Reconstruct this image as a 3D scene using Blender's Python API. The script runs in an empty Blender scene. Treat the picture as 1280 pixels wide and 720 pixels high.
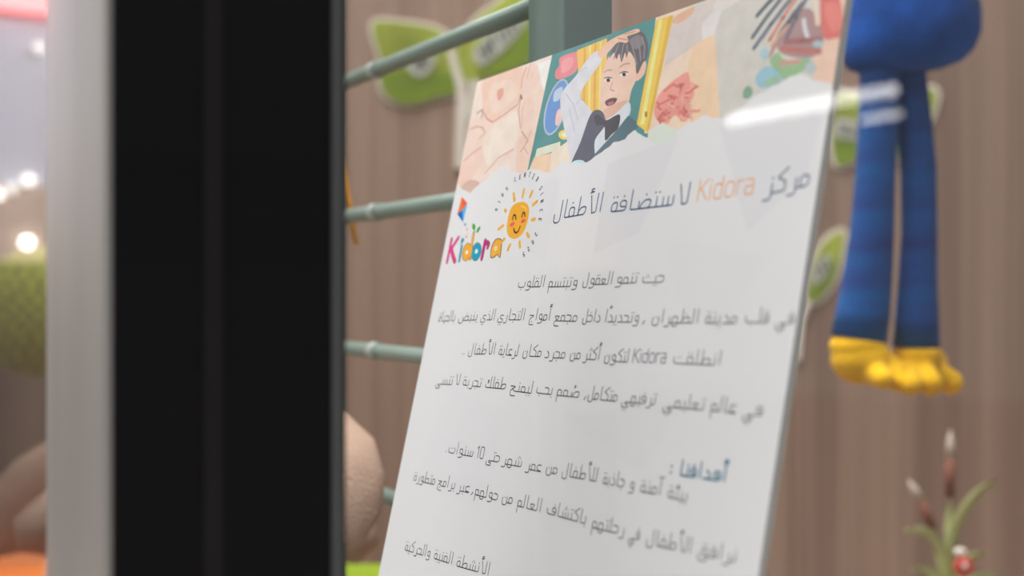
import bpy, bmesh, math, random
from mathutils import Vector, Matrix
from mathutils.geometry import tessellate_polygon
random.seed(4)
S = bpy.context.scene
COL = S.collection

# ------------------------------------------------------------------ camera, world, lights
F = 1387.6                       # focal length in pixels of the 1280 px frame
CX, CY = 640.0, 363.4            # principal column, horizon row
EYE = 1.30
cam = bpy.data.cameras.new('camera')
cam.sensor_width = 36.0
cam.lens = F / 1280 * 36
cam.shift_y = (CY - 360) / 1280
cam.clip_start = 0.02
cam.dof.use_dof = True
cam.dof.focus_distance = 0.583
cam.dof.aperture_fstop = 4.3
camo = bpy.data.objects.new('camera', cam); COL.objects.link(camo)
camo.location = (0, 0, EYE); camo.rotation_euler = (math.pi / 2, 0, 0)
S.camera = camo

S.view_settings.view_transform = 'Standard'
S.view_settings.look = 'None'
S.view_settings.gamma = 1.0
S.view_settings.use_curve_mapping = False
S.view_settings.exposure = 0.0

w = bpy.data.worlds.new('mall_light'); S.world = w; w.use_nodes = True
w.node_tree.nodes['Background'].inputs[0].default_value = (0.97, 0.97, 1.0, 1)
w.node_tree.nodes['Background'].inputs[1].default_value = 0.32

# shop-front frame: R runs along the glass to the right, N points out of the shop to the viewer
R = Vector((0.52799, -0.84925, 0)); N = Vector((-0.84925, -0.52799, 0)); Z = Vector((0, 0, 1))
def fr(a, b, z):                 # a metres along the glass, b metres into the shop (from the camera), z height
    return R * a - N * b + Z * z
DG = 0.155                       # camera to glass

def area(name, loc, target, size, power, color=(1, 1, 1)):
    l = bpy.data.lights.new(name, 'AREA'); l.shape = 'RECTANGLE'; l.size, l.size_y = size
    l.energy = power; l.color = color
    o = bpy.data.objects.new(name, l); COL.objects.link(o); o.location = loc
    o.rotation_euler = (Vector(target) - Vector(loc)).to_track_quat('-Z', 'Y').to_euler()
    return o
area('poster_fill_strip', fr(-1.0, 0.18, 4.25), fr(-1.0, 0.24, 1.0), (2.6, 0.12), 195, (0.985, 0.985, 0.995))  # added strip light that keeps the poster evenly bright behind the mullion
area('shop_ceiling_panel', (0.45, 1.25, 4.2), (0.35, 1.35, 0.8), (1.6, 0.7), 24, (1.0, 0.96, 0.92))
area('mall_ceiling_panel', fr(-1.0, -4.0, 5.2), fr(-0.45, 0.3, 1.3), (5.5, 2.5), 240, (0.99, 0.985, 0.985))
area('end_wall_fill', fr(-3.0, -1.2, 3.3), fr(-5.0, -0.6, 2.0), (1.2, 1.2), 40, (0.93, 0.95, 1.0))  # added light that brightens the end wall mirrored in the left pane

# ------------------------------------------------------------------ helpers
def lin(c):
    return tuple((x / 255 / 12.92) if x <= 10 else ((x / 255 + 0.055) / 1.055) ** 2.4 for x in c)
MATS = {}
def mat(name, rgb, rough=0.6, metal=0.0, spec=0.5, noise=None, bump=None, sheen=0.0):
    """rgb is 8-bit; noise=(scale xyz, amount, detail) mottles the colour; bump=(scale, strength)"""
    if name in MATS: return MATS[name]
    m = bpy.data.materials.new(name); m.use_nodes = True
    nt = m.node_tree; b = nt.nodes['Principled BSDF']
    c = lin(rgb)
    b.inputs['Base Color'].default_value = (*c, 1)
    b.inputs['Roughness'].default_value = rough; b.inputs['Metallic'].default_value = metal
    b.inputs['Specular IOR Level'].default_value = spec
    if sheen: b.inputs['Sheen Weight'].default_value = sheen
    tc = nt.nodes.new('ShaderNodeTexCoord')
    if noise:
        mp = nt.nodes.new('ShaderNodeMapping'); mp.inputs['Scale'].default_value = noise[0]
        nz = nt.nodes.new('ShaderNodeTexNoise'); nz.inputs['Scale'].default_value = 1.0
        nz.inputs['Detail'].default_value = noise[2]
        rp = nt.nodes.new('ShaderNodeValToRGB')
        k = noise[1]
        rp.color_ramp.elements[0].position = 0.3; rp.color_ramp.elements[1].position = 0.7
        rp.color_ramp.elements[0].color = (*[x * (1 - k) for x in c], 1)
        rp.color_ramp.elements[1].color = (*[min(1, x * (1 + k)) for x in c], 1)
        nt.links.new(tc.outputs['Object'], mp.inputs[0]); nt.links.new(mp.outputs[0], nz.inputs['Vector'])
        nt.links.new(nz.outputs['Fac'], rp.inputs[0]); nt.links.new(rp.outputs[0], b.inputs['Base Color'])
    if bump:
        n2 = nt.nodes.new('ShaderNodeTexNoise'); n2.inputs['Scale'].default_value = bump[0]
        bp = nt.nodes.new('ShaderNodeBump'); bp.inputs['Strength'].default_value = bump[1]
        bp.inputs['Distance'].default_value = 0.004
        nt.links.new(tc.outputs['Object'], n2.inputs['Vector'])
        nt.links.new(n2.outputs['Fac'], bp.inputs['Height']); nt.links.new(bp.outputs[0], b.inputs['Normal'])
    MATS[name] = m
    return m
def ink(rgb, mottle=0.0):                    # printed colour, given as it looks beside the (214,213,214) paper
    k = 0.80 / lin((214, 214, 214))[0]
    c = [max(0.004, (x - 0.012) * k) for x in lin(rgb)]
    name = 'ink_%02x%02x%02x' % tuple(int(x) for x in rgb) + ('_photo' if mottle else '')
    if name in MATS: return MATS[name]
    m = mat(name, (128, 128, 128), 0.55, 0, 0.25)
    c = [min(0.9, x) for x in c]; nt = m.node_tree
    nt.nodes['Principled BSDF'].inputs['Base Color'].default_value = (*c, 1)
    if mottle:
        tc = nt.nodes.new('ShaderNodeTexCoord'); nz = nt.nodes.new('ShaderNodeTexNoise'); rp = nt.nodes.new('ShaderNodeValToRGB')
        nz.inputs['Scale'].default_value = 130; nz.inputs['Detail'].default_value = 3
        rp.color_ramp.elements[0].position = .3; rp.color_ramp.elements[1].position = .7
        rp.color_ramp.elements[0].color = (*[x * (1 - mottle) * (1 - mottle * i * .4) for i, x in enumerate(c)], 1)
        rp.color_ramp.elements[1].color = (*[min(.92, x * (1 + mottle)) for x in c], 1)
        nt.links.new(tc.outputs['Object'], nz.inputs['Vector']); nt.links.new(nz.outputs['Fac'], rp.inputs[0])
        nt.links.new(rp.outputs[0], nt.nodes['Principled BSDF'].inputs['Base Color'])
    return m
def glow(name, rgb, strength):
    if name in MATS: return MATS[name]
    m = bpy.data.materials.new(name); m.use_nodes = True
    b = m.node_tree.nodes['Principled BSDF']
    b.inputs['Emission Color'].default_value = (*rgb, 1); b.inputs['Emission Strength'].default_value = strength
    MATS[name] = m; return m

def tag(o, label=None, cat=None, group=None, kind=None):
    if label: o['label'] = label
    if cat: o['category'] = cat
    if group: o['group'] = group
    if kind: o['kind'] = kind
    return o
def thing(name, loc, label, cat, group=None):
    o = bpy.data.objects.new(name, None); COL.objects.link(o); o.location = loc
    o.empty_display_size = 0.02
    return tag(o, label, cat, group)

class MB:
    """collects shapes into one mesh"""
    def __init__(s): s.v = []; s.f = []; s.m = []; s.mats = []; s.sf = []
    def mi(s, m):
        if m not in s.mats: s.mats.append(m)
        return s.mats.index(m)
    def face(s, pts, m, smooth=False):
        b = len(s.v); s.v += [Vector(p) for p in pts]
        s.f.append(list(range(b, b + len(pts)))); s.m.append(s.mi(m)); s.sf.append(smooth)
    def poly(s, pts, m, up=None):          # flat concave polygon; up = direction its face looks
        pts = [Vector(p) for p in pts]; b = len(s.v); s.v += pts
        for t in tessellate_polygon([pts]):
            t = list(t)
            if up is not None:
                n = (pts[t[1]] - pts[t[0]]).cross(pts[t[2]] - pts[t[0]])
                if n.dot(up) < 0: t.reverse()
            s.f.append([b + i for i in t]); s.m.append(s.mi(m)); s.sf.append(False)
    def slab(s, pts, depth, m, me=None, up=None):   # polygon with thickness: pts = front outline, depth = vector to the back
        d = Vector(depth); s.poly(pts, m, -d); s.poly([Vector(p) + d for p in pts], m, d)
        n = len(pts)
        c = sum((Vector(p) for p in pts), Vector()) / n
        for i in range(n):
            a, b = Vector(pts[i]), Vector(pts[(i + 1) % n])
            s.face([a, b, b + d, a + d], me or m)
    def grid(s, rings, m, cap=True, closed=True, smooth=True):
        b = len(s.v); k = len(rings[0])
        for r in rings: s.v += [Vector(p) for p in r]
        for i in range(len(rings) - 1):
            for j in range(k if closed else k - 1):
                j2 = (j + 1) % k
                s.f.append([b + i * k + j, b + i * k + j2, b + (i + 1) * k + j2, b + (i + 1) * k + j])
                s.m.append(s.mi(m)); s.sf.append(smooth)
        if cap and closed:
            s.f.append([b + j for j in range(k)][::-1]); s.m.append(s.mi(m)); s.sf.append(False)
            s.f.append([b + (len(rings) - 1) * k + j for j in range(k)]); s.m.append(s.mi(m)); s.sf.append(False)
    def tube(s, path, rad, m, k=16, flat=1.0, side=None):  # rad number or list; flat squashes the section along depth
        path = [Vector(p) for p in path]; n = len(path)
        if not isinstance(rad, (list, tuple)): rad = [rad] * n
        rings = []; ref = Vector(side) if side else None
        for i in range(n):
            t = (path[min(i + 1, n - 1)] - path[max(i - 1, 0)]).normalized()
            if ref is None: ref = t.orthogonal()
            a = (ref - t * ref.dot(t)).normalized(); c = t.cross(a); 
            if side is None: ref = a
            rings.append([path[i] + a * math.cos(q) * rad[i] + c * math.sin(q) * rad[i] * flat
                          for q in (2 * math.pi * j / k for j in range(k))])
        s.grid(rings, m)
    def ball(s, c, r, m, nu=24, nv=14, rot=None):
        c = Vector(c); rx, ry, rz = (r, r, r) if not isinstance(r, (tuple, list)) else r
        rings = []
        for i in range(nv + 1):
            th = math.pi * i / nv
            sn = max(math.sin(th), 0.002)
            ring = []
            for j in range(nu):
                ph = 2 * math.pi * j / nu
                p = Vector((rx * sn * math.cos(ph), ry * sn * math.sin(ph), rz * math.cos(th)))
                if rot: p = rot @ p
                ring.append(c + p)
            rings.append(ring)
        s.grid(rings, m)
    def box(s, o, ax, ay, az, m, ms=None):     # corner o, three edge vectors; ms = materials for ax-,ax+,ay-,ay+,az-,az+
        o, ax, ay, az = Vector(o), Vector(ax), Vector(ay), Vector(az)
        P = lambda i, j, k: o + ax * i + ay * j + az * k
        q = [[(0,0,0),(0,0,1),(0,1,1),(0,1,0)], [(1,0,0),(1,1,0),(1,1,1),(1,0,1)], [(0,0,0),(1,0,0),(1,0,1),(0,0,1)],
             [(0,1,0),(0,1,1),(1,1,1),(1,1,0)], [(0,0,0),(0,1,0),(1,1,0),(1,0,0)], [(0,0,1),(1,0,1),(1,1,1),(0,1,1)]]
        for i, f in enumerate(q): s.face([P(*c) for c in f], (ms[i] if ms else m))
    def build(s, name, parent=None, loc=None, bevel=0, subsurf=0, recalc=True):
        me = bpy.data.meshes.new(name)
        org = Vector(loc) if loc is not None else (parent_world(parent) if parent else Vector())
        me.from_pydata([tuple(p - org) for p in s.v], [], s.f)
        for m in s.mats: me.materials.append(m)
        for p, i, sm in zip(me.polygons, s.m, s.sf): p.material_index = i; p.use_smooth = sm
        if recalc:
            bm = bmesh.new(); bm.from_mesh(me); bmesh.ops.remove_doubles(bm, verts=bm.verts, dist=1e-6)
            bmesh.ops.recalc_face_normals(bm, faces=bm.faces); bm.to_mesh(me); bm.free()
        me.update()
        o = bpy.data.objects.new(name, me); COL.objects.link(o)
        if parent: o.parent = parent; o.location = org - parent_world(parent)
        else: o.location = org
        if bevel:
            b = o.modifiers.new('bevel', 'BEVEL'); b.width = bevel; b.segments = 3; b.limit_method = 'ANGLE'
        if subsurf:
            b = o.modifiers.new('subsurf', 'SUBSURF'); b.levels = subsurf; b.render_levels = subsurf
        return o
def parent_world(p):
    v = Vector()
    while p: v = v + p.location; p = p.parent
    return v
def at(px, py, Y):               # the point seen at a pixel, Y metres ahead of the camera
    return Vector(((px - CX) / F * Y, Y, EYE - (py - CY) / F * Y))

# ------------------------------------------------------------------ the setting
def wood():
    m = bpy.data.materials.new('wood_panel'); m.use_nodes = True
    nt = m.node_tree; b = nt.nodes['Principled BSDF']; b.inputs['Roughness'].default_value = 0.6
    b.inputs['Specular IOR Level'].default_value = 0.3
    tc = nt.nodes.new('ShaderNodeTexCoord')
    def nz(sc, det):
        mp = nt.nodes.new('ShaderNodeMapping'); mp.inputs['Scale'].default_value = sc
        n = nt.nodes.new('ShaderNodeTexNoise'); n.inputs['Scale'].default_value = 1; n.inputs['Detail'].default_value = det
        nt.links.new(tc.outputs['Object'], mp.inputs[0]); nt.links.new(mp.outputs[0], n.inputs['Vector'])
        return n.outputs['Fac']
    r = nt.nodes.new('ShaderNodeValToRGB')
    e = r.color_ramp.elements
    e[0].position = 0.33; e[0].color = (*lin((117, 95, 83)), 1)
    e[1].position = 0.70; e[1].color = (*lin((158, 134, 118)), 1)
    x = e.new(0.5); x.color = (*lin((138, 115, 101)), 1)
    mx = nt.nodes.new('ShaderNodeMath'); mx.operation = 'MULTIPLY_ADD'; mx.inputs[1].default_value = 0.55
    ml = nt.nodes.new('ShaderNodeMath'); ml.operation = 'MULTIPLY'; ml.inputs[1].default_value = 0.45
    nt.links.new(nz((75, 75, 0.9), 4), ml.inputs[0])
    nt.links.new(nz((13, 13, 0.35), 3), mx.inputs[0]); nt.links.new(ml.outputs[0], mx.inputs[2])
    nt.links.new(mx.outputs[0], r.inputs[0]); nt.links.new(r.outputs[0], b.inputs['Base Color'])
    return m
WOOD = wood()
WALLY = 1.90
JX = (989 - CX) / F * WALLY
a = MB(); a.box((-1.02, WALLY + .006, 0), (3.6, 0, 0), (0, 0.08, 0), (0, 0, 4.3), WOOD)
a.box((-1.02, WALLY, 0), (JX - .005 + 1.02, 0, 0), (0, 0.006, 0), (0, 0, 4.3), WOOD)
a.box((JX + .005, WALLY, 0), (2.58 - JX - .005, 0, 0), (0, 0.006, 0), (0, 0, 4.3), WOOD)
tag(a.build('wall_back'), 'brown wood-grain panelled wall behind the window display', 'wall', kind='structure')
a = MB(); a.box((-14, -7, -0.05), (18, 0, 0), (0, 16, 0), (0, 0, 0.05), mat('floor_tile', (150, 140, 130), 0.5, noise=((3, 3, 3), 0.1, 3)))
tag(a.build('floor'), 'pale stone floor', 'floor', kind='structure')
a = MB(); a.slab([fr(-0.9, DG + 0.03, 4.3), fr(1.6, DG + 0.03, 4.3), (2.6, 2.0, 4.3), (-1.02, 2.0, 4.3)], (0, 0, 0.06), mat('ceiling_white', (225, 225, 222), 0.9))
tag(a.build('ceiling'), 'white shop ceiling over the window display', 'ceiling', kind='structure')

# black mullion: its right flank meets the glass at column 415
BEAD = 0.0052
def glass_pt(px):                # where the viewing column px meets the glass
    t = (px - CX) / F; y = (DG - BEAD) / (0.84925 * t + 0.52799); return Vector((t * y, y, 0))
g0 = glass_pt(415)
a0 = g0.dot(R)
# depth of the flank in front of the glass, so that its front corner stands at column 132
t1 = (132 - CX) / F; p1 = (t1 * g0.y - g0.x) / (N.x - t1 * N.y)
c1 = g0 + N * p1
t2 = (60 - CX) / F; w1 = (t2 * c1.y - c1.x) / (-R.x + t2 * R.y)
BLACK = mat('black_powder_coat', (24, 23, 25), 0.55, 0, 0.12, noise=((2, 2, 40), 0.15, 2))
SILV = mat('silver_reflection', (192, 187, 181), 0.40, 0.5, 0.5, noise=((30, 30, 1.5), 0.12, 2))  # silver stands in for the mall mirrored at a grazing angle in the black face
RUB = mat('rubber_gasket', (40, 42, 44), 0.7)
GREYAL = mat('grey_aluminium', (96, 99, 98), 0.5, 0.2)
b0 = DG - BEAD - p1
a = MB(); a.box(fr(a0 - w1, b0 + 0.002, 0), R * w1, -N * (p1 - 0.002), Z * 4.3, BLACK)
tr = tag(a.build('trim_1', bevel=0.0015), 'black powder-coated shop-front mullion', 'mullion', kind='structure')
a = MB(); ns = 14
arcp = [(a0 - w1 + (w1 - 0.001) * i / ns, b0 - 0.006 * (1 - (2 * i / ns - 1) ** 2)) for i in range(ns + 1)]
prof_ = [fr(x, y, 0) for x, y in arcp] + [fr(a0 - 0.001, b0 + .002, 0), fr(a0 - w1, b0 + .002, 0)]
a.grid([prof_, [p + Z * 4.3 for p in prof_]], SILV, smooth=False)
tag(a.build('reflection_face', tr), 'street face of the black mullion, its mall reflection put into a silver colour')
# ridge where the two halves of the black profile meet
t3 = (266 - CX) / F; p3 = (t3 * g0.y - g0.x) / (N.x - t3 * N.y)
a = MB(); a.box(fr(a0 - 0.001, DG - BEAD - p3 - 0.003, 0), R * 0.0017, -N * 0.006, Z * 4.3, mat('black_ridge', (40, 37, 38), 0.5, 0, 0.15))
a.build('joint_bead', tr)
a = MB(); a.box(fr(a0 - 0.02, DG - BEAD, 0), R * 0.02, -N * 0.0038, Z * 4.3, GREYAL)
a.box(fr(a0 - 0.02, DG - BEAD + 0.0038, 0), R * 0.02, -N * 0.0013, Z * 4.3, RUB)
tag(a.build('gasket', tr), 'grey glazing bead with a dark rubber line')

def glass():
    m = bpy.data.materials.new('clear_glass'); m.use_nodes = True
    nt = m.node_tree; nt.nodes.clear()
    out = nt.nodes.new('ShaderNodeOutputMaterial'); mix = nt.nodes.new('ShaderNodeMixShader')
    tr_ = nt.nodes.new('ShaderNodeBsdfTransparent'); tr_.inputs[0].default_value = (0.985, 0.99, 0.985, 1)
    gl = nt.nodes.new('ShaderNodeBsdfGlossy'); gl.inputs['Roughness'].default_value = 0.0
    geo = nt.nodes.new('ShaderNodeNewGeometry')
    dot = nt.nodes.new('ShaderNodeVectorMath'); dot.operation = 'DOT_PRODUCT'
    nt.links.new(geo.outputs['Normal'], dot.inputs[0]); nt.links.new(geo.outputs['Incoming'], dot.inputs[1])
    def mth(op, a_, b_=None):
        n = nt.nodes.new('ShaderNodeMath'); n.operation = op
        if isinstance(a_, (int, float)): n.inputs[0].default_value = a_
        else: nt.links.new(a_, n.inputs[0])
        if b_ is not None:
            if isinstance(b_, (int, float)): n.inputs[1].default_value = b_
            else: nt.links.new(b_, n.inputs[1])
        return n.outputs[0]
    c = mth('ABSOLUTE', dot.outputs['Value'])
    f5 = mth('POWER', mth('SUBTRACT', 1.0, c), 5.0)
    fz = mth('ADD', mth('MULTIPLY', f5, 0.96), 0.04)
    nt.links.new(fz, mix.inputs[0]); nt.links.new(tr_.outputs[0], mix.inputs[1]); nt.links.new(gl.outputs[0], mix.inputs[2])
    nt.links.new(mix.outputs[0], out.inputs[0])
    return m
GLASS = glass()
a = MB(); a.box(fr(a0 - 0.015, DG, 0.0), R * 1.6, -N * 0.006, Z * 4.3, GLASS)
tag(a.build('window_1'), 'clear shop window pane in front of the poster', 'window', kind='structure')
a = MB(); a.box(fr(a0 - w1 - 1.2, DG, 0.0), R * (1.2 + w1 - 0.02), -N * 0.006, Z * 4.3, GLASS)
tag(a.build('window_2'), 'clear shop window pane left of the black mullion', 'window', kind='structure')

# ------------------------------------------------------------------ poster
U_ = Vector((0.53255649, -0.84607673, 0.02318973)).normalized()
V_ = Vector((0.18529098, 0.14327609, 0.97218271)).normalized()
FN = U_.cross(V_).normalized()                   # front normal, towards the viewer
if FN.y > 0: FN = -FN
PO = Vector((0, 0, EYE)) - N * 0.317
U0, U1, VT, VB = -0.5975, -0.3007, 0.1486, -0.2714
def P2(px, py):                                  # pixel -> poster (u, v)
    d = Vector(((px - CX) / F, 1, -(py - CY) / F)); o = PO - Vector((0, 0, EYE))
    t = o.dot(FN) / d.dot(FN); p = d * t - o
    return p.dot(U_), p.dot(V_)
def P3(u, v, lay=0.0): return PO + U_ * u + V_ * v + FN * (0.0001 + lay * 0.0000014)
def clampuv(u, v): return min(max(u, U0), U1), min(max(v, VB), VT)

SILLZ = (PO + U_ * U0 + V_ * VB).z - 0.0005
PLATZ = 0.68
base = PO + U_ * ((U0 + U1) / 2) + V_ * VB
poster = thing('poster', base, 'white printed poster board with sun logo and Arabic text leaning behind the glass', 'poster')
PAPER = ink((216, 215, 216))
a = MB()
T = -FN * 0.0036
a.box(P3(U0, VB) - FN * 0.0001, U_ * (U1 - U0), T, V_ * (VT - VB), PAPER,
      [mat('board_edge', (186, 188, 184), 0.6)] * 2 + [PAPER, PAPER] + [MATS['board_edge']] * 2)
a.build('board', poster, recalc=True)

class Print(MB):
    """flat ink on the poster face; coordinates through conv (crop pixels) or uv"""
    def __init__(s, conv=None): super().__init__(); s.conv = conv; s.lay = 1.0; s.mot = 0.0
    def q(s, x, y):
        if s.conv: x, y = s.conv(x, y)
        return clampuv(*P2(x, y))
    def step(s): s.lay += 0.3
    def shape(s, pts, rgb, conv=None):
        s.step(); c = conv or s.conv
        uv = []
        for x, y in pts:
            if c: x, y = c(x, y)
            uv.append(clampuv(*P2(x, y)))
        s.poly([P3(u, v, s.lay) for u, v in uv], ink(rgb, s.mot), FN)
    def smooth(s, pts, rgb, conv=None, n=5):     # closed Catmull-Rom outline
        k = len(pts); out = []
        for i in range(k):
            p0, p1_, p2_, p3_ = (Vector(pts[(i + j) % k]) for j in (-1, 0, 1, 2))
            for j in range(n):
                t = j / n
                out.append(0.5 * ((2 * p1_) + (p2_ - p0) * t + (2 * p0 - 5 * p1_ + 4 * p2_ - p3_) * t * t
                                  + (-p0 + 3 * p1_ - 3 * p2_ + p3_) * t ** 3))
        s.shape([tuple(p) for p in out], rgb, conv)
    def oval(s, x, y, rx, ry, rgb, ang=0, conv=None, n=20):
        ca, sa = math.cos(math.radians(ang)), math.sin(math.radians(ang))
        s.shape([(x + rx * math.cos(q) * ca - ry * math.sin(q) * sa, y + rx * math.cos(q) * sa + ry * math.sin(q) * ca)
                 for q in (2 * math.pi * i / n for i in range(n))], rgb, conv)
    def line(s, pts, wd, rgb, conv=None):        # pts in pixels, wd in metres
        s.step(); c = conv or s.conv; uv = []
        for x, y in pts:
            if c: x, y = c(x, y)
            uv.append(clampuv(*P2(x, y)))
        s.ribbon(uv, wd, ink(rgb))
    def ribbon(s, uv, wd, m):
        uv = [Vector(p) for p in uv]; h = wd / 2
        for i in range(len(uv) - 1):
            d = uv[i + 1] - uv[i]
            if d.length < 1e-7: continue
            d.normalize(); n = Vector((-d.y, d.x)) * h
            s.poly([P3(*(p), s.lay) for p in (uv[i] + n, uv[i] - n, uv[i + 1] - n, uv[i + 1] + n)], m, FN)
        for p in uv:
            s.poly([P3(p.x + h * math.cos(q), p.y + h * math.sin(q), s.lay + 0.02) for q in (math.pi * j / 4 for j in range(8))], m, FN)
    def out(s, name, parent=poster): return s.build(name, parent, recalc=False)

c1_ = lambda x, y: (560 + x / 3.793, 60 + y / 3.789)
c2_ = lambda x, y: (670 + x / 3.6, 20 + y / 3.6)
c3_ = lambda x, y: (800 + x / 3.6, y / 3.6)
c4_ = lambda x, y: (900 + x / 4.0, y / 4.0)
c5_ = lambda x, y: (550 + x / 6.55, 230 + y / 6.55)
c6_ = lambda x, y: (610 + x / 5.54, 205 + y / 5.54)

pr = Print(); pr.mot = .05
# hands kneading, far left
pr.shape([(590, 100), (695, 60), (691, 73), (656, 217), (640, 225), (560, 262), (565, 240)], (230, 209, 200))
c = c1_
pr.smooth([(175, 150), (350, 90), (360, 190), (330, 255), (260, 310), (212, 352), (170, 315), (163, 230)], (231, 194, 179), c)
pr.smooth([(205, 190), (300, 150), (330, 215), (270, 290), (205, 300)], (233, 202, 188), c)
pr.smooth([(100, 360), (165, 318), (212, 352), (330, 272), (348, 380), (325, 480), (180, 590), (95, 690), (45, 650), (72, 540)], (229, 203, 191), c)
pr.smooth([(345, 230), (420, 170), (462, 215), (440, 330), (410, 420), (350, 400)], (231, 201, 188), c)
pr.smooth([(345, 420), (415, 400), (385, 560), (330, 600), (325, 500)], (226, 196, 182), c)
pr.smooth([(180, 420), (320, 300), (335, 400), (300, 480), (190, 560)], (234, 212, 200), c)
pr.smooth([(60, 560), (150, 470), (165, 530), (100, 640), (45, 660)], (231, 196, 184), c)
pr.smooth([(65, 660), (105, 625), (150, 640), (105, 690)], (205, 172, 160), c)
pr.smooth([(235, 205), (262, 190), (262, 225), (240, 250)], (214, 160, 145), c)
pr.smooth([(370, 100), (420, 75), (440, 160), (380, 200), (345, 190)], (232, 199, 188), c)
pr.shape([(425, 75), (500, 48), (470, 185), (452, 200)], (228, 222, 219), c)
for ln, wd, col in [([(165, 300), (185, 335), (212, 352), (260, 320), (330, 268), (345, 232)], .0012, (206, 160, 143)),
                    ([(372, 92), (352, 150), (348, 190)], .0012, (212, 160, 145)), ([(345, 235), (335, 300), (345, 380)], .0012, (205, 165, 150)),
                    ([(370, 240), (352, 300), (352, 370)], .0009, (213, 176, 162)), ([(105, 385), (140, 372), (168, 378)], .0012, (212, 170, 155)),
                    ([(160, 375), (178, 400), (150, 430)], .001, (205, 165, 150)), ([(75, 535), (115, 500), (160, 470)], .0012, (214, 170, 155)),
                    ([(180, 590), (240, 520), (310, 480)], .0016, (216, 182, 168)), ([(350, 395), (380, 440), (345, 490)], .0012, (196, 165, 152)),
                    ([(395, 390), (360, 470), (380, 500)], .001, (206, 176, 163)), ([(140, 310), (165, 290), (160, 330)], .0016, (190, 160, 150)),
                    ([(345, 226), (350, 240)], .0018, (150, 125, 118)), ([(390, 80), (375, 140)], .0009, (220, 168, 152))]:
    pr.line(ln, wd, col, c)
# schoolroom with the boy
pr.shape([(691, 66), (900, -10), (818, 172), (790, 190), (656, 230)], (86, 140, 139)); c = c2_
pr.shape([(5, 598), (110, 565), (110, 600), (-5, 636)], (213, 214, 194), c)
pr.shape([(-8, 636), (75, 615), (62, 740), (-50, 740)], (231, 196, 168), c)
pr.shape([(70, 615), (170, 545), (180, 700), (60, 740)], (230, 210, 194), c)
pr.smooth([(108, 190), (150, 170), (195, 165), (190, 230), (160, 265), (95, 285), (88, 250), (105, 225)], (219, 134, 138), c)
pr.smooth([(120, 205), (165, 185), (160, 235), (115, 255)], (226, 152, 154), c)
pr.oval(92, 410, 47, 132, (170, 186, 205), 16, c); pr.oval(92, 410, 40, 124, (106, 146, 200), 16, c)
pr.smooth([(95, 430), (118, 420), (112, 480), (88, 490)], (226, 190, 185), c)
pr.smooth([(85, 340), (120, 320), (110, 370), (80, 385)], (180, 196, 214), c)
pr.shape([(185, 155), (320, 100), (320, 440), (245, 440), (195, 350)], (227, 185, 92), c)
for k in range(4): pr.shape([(215 + 24 * k, 145 - 9 * k), (225 + 24 * k, 140 - 9 * k), (222 + 24 * k, 440), (210 + 24 * k, 440)], (238, 208, 120) if k % 2 else (214, 164, 70), c)
pr.oval(128, 535, 26, 22, (236, 200, 90), 0, c); pr.oval(128, 535, 13, 10, (240, 232, 210), 0, c)
pr.smooth([(270, 160), (302, 186), (255, 262), (212, 325), (203, 370), (256, 440), (225, 530), (165, 650), (140, 560), (112, 420), (118, 345), (180, 270), (225, 205)], (206, 207, 214), c)
for ln in ([(135, 350), (170, 400), (190, 470)], [(200, 250), (230, 230)], [(150, 420), (175, 520)], [(205, 370), (180, 400)]): pr.line(ln, .0008, (186, 188, 198), c)
pr.smooth([(335, 175), (390, 140), (450, 180), (468, 245), (432, 330), (412, 400), (350, 455), (315, 462), (292, 425), (290, 340), (302, 250)], (226, 192, 174), c)
pr.smooth([(310, 420), (405, 380), (400, 420), (350, 470), (312, 465)], (214, 172, 152), c)
pr.smooth([(452, 240), (470, 205), (496, 208), (488, 262), (452, 292)], (224, 184, 165), c)
pr.smooth([(332, 190), (345, 150), (370, 118), (420, 95), (468, 68), (500, 105), (504, 180), (480, 215), (455, 262), (446, 200), (420, 160), (408, 190), (402, 165), (385, 208), (376, 170), (362, 195), (352, 165)], (104, 98, 102), c)
pr.smooth([(420, 110), (465, 85), (485, 120), (450, 150)], (132, 126, 130), c)
pr.smooth([(280, 165), (330, 112), (400, 78), (455, 58), (468, 70), (440, 82), (410, 92), (418, 108), (405, 122), (365, 122), (302, 188)], (226, 184, 162), c)
for ln in ([(372, 130), (360, 160), (352, 190)], [(395, 128), (388, 160), (384, 196)], [(430, 120), (440, 160), (455, 220)], [(455, 100), (468, 150), (472, 200)], [(478, 95), (490, 140), (486, 190)], [(410, 130), (412, 160)]):
    pr.line(ln, .0010, (138, 134, 142), c)
pr.line([(370, 100), (415, 108)], .0007, (196, 146, 126), c); pr.line([(400, 82), (445, 70)], .0007, (196, 146, 126), c)
pr.oval(326, 288, 16, 9, (236, 226, 222), -15, c); pr.oval(396, 263, 17, 9, (236, 226, 222), -15, c)
pr.oval(326, 289, 9, 9, (70, 58, 58), 0, c); pr.oval(397, 263, 9, 9, (70, 58, 58), 0, c)
pr.line([(308, 280), (325, 275), (342, 280)], .0006, (110, 86, 80), c); pr.line([(378, 258), (396, 250), (414, 254)], .0006, (110, 86, 80), c)
pr.line([(308, 254), (322, 244), (342, 244)], .0009, (188, 152, 136), c); pr.line([(378, 230), (400, 216), (422, 214)], .0009, (188, 152, 136), c)
pr.line([(345, 300), (334, 330), (352, 338)], .0008, (200, 154, 136), c)
pr.smooth([(312, 386), (338, 370), (366, 372), (352, 396), (322, 405)], (104, 74, 74), c); pr.smooth([(325, 392), (350, 384), (345, 398), (328, 402)], (176, 112, 110), c)
pr.smooth([(358, 440), (418, 388), (420, 450), (350, 540), (264, 640), (258, 580), (300, 485)], (208, 214, 220), c)
pr.smooth([(250, 438), (298, 430), (312, 490), (266, 560), (262, 650), (200, 662), (160, 665), (200, 570)], (88, 90, 104), c)
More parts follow.
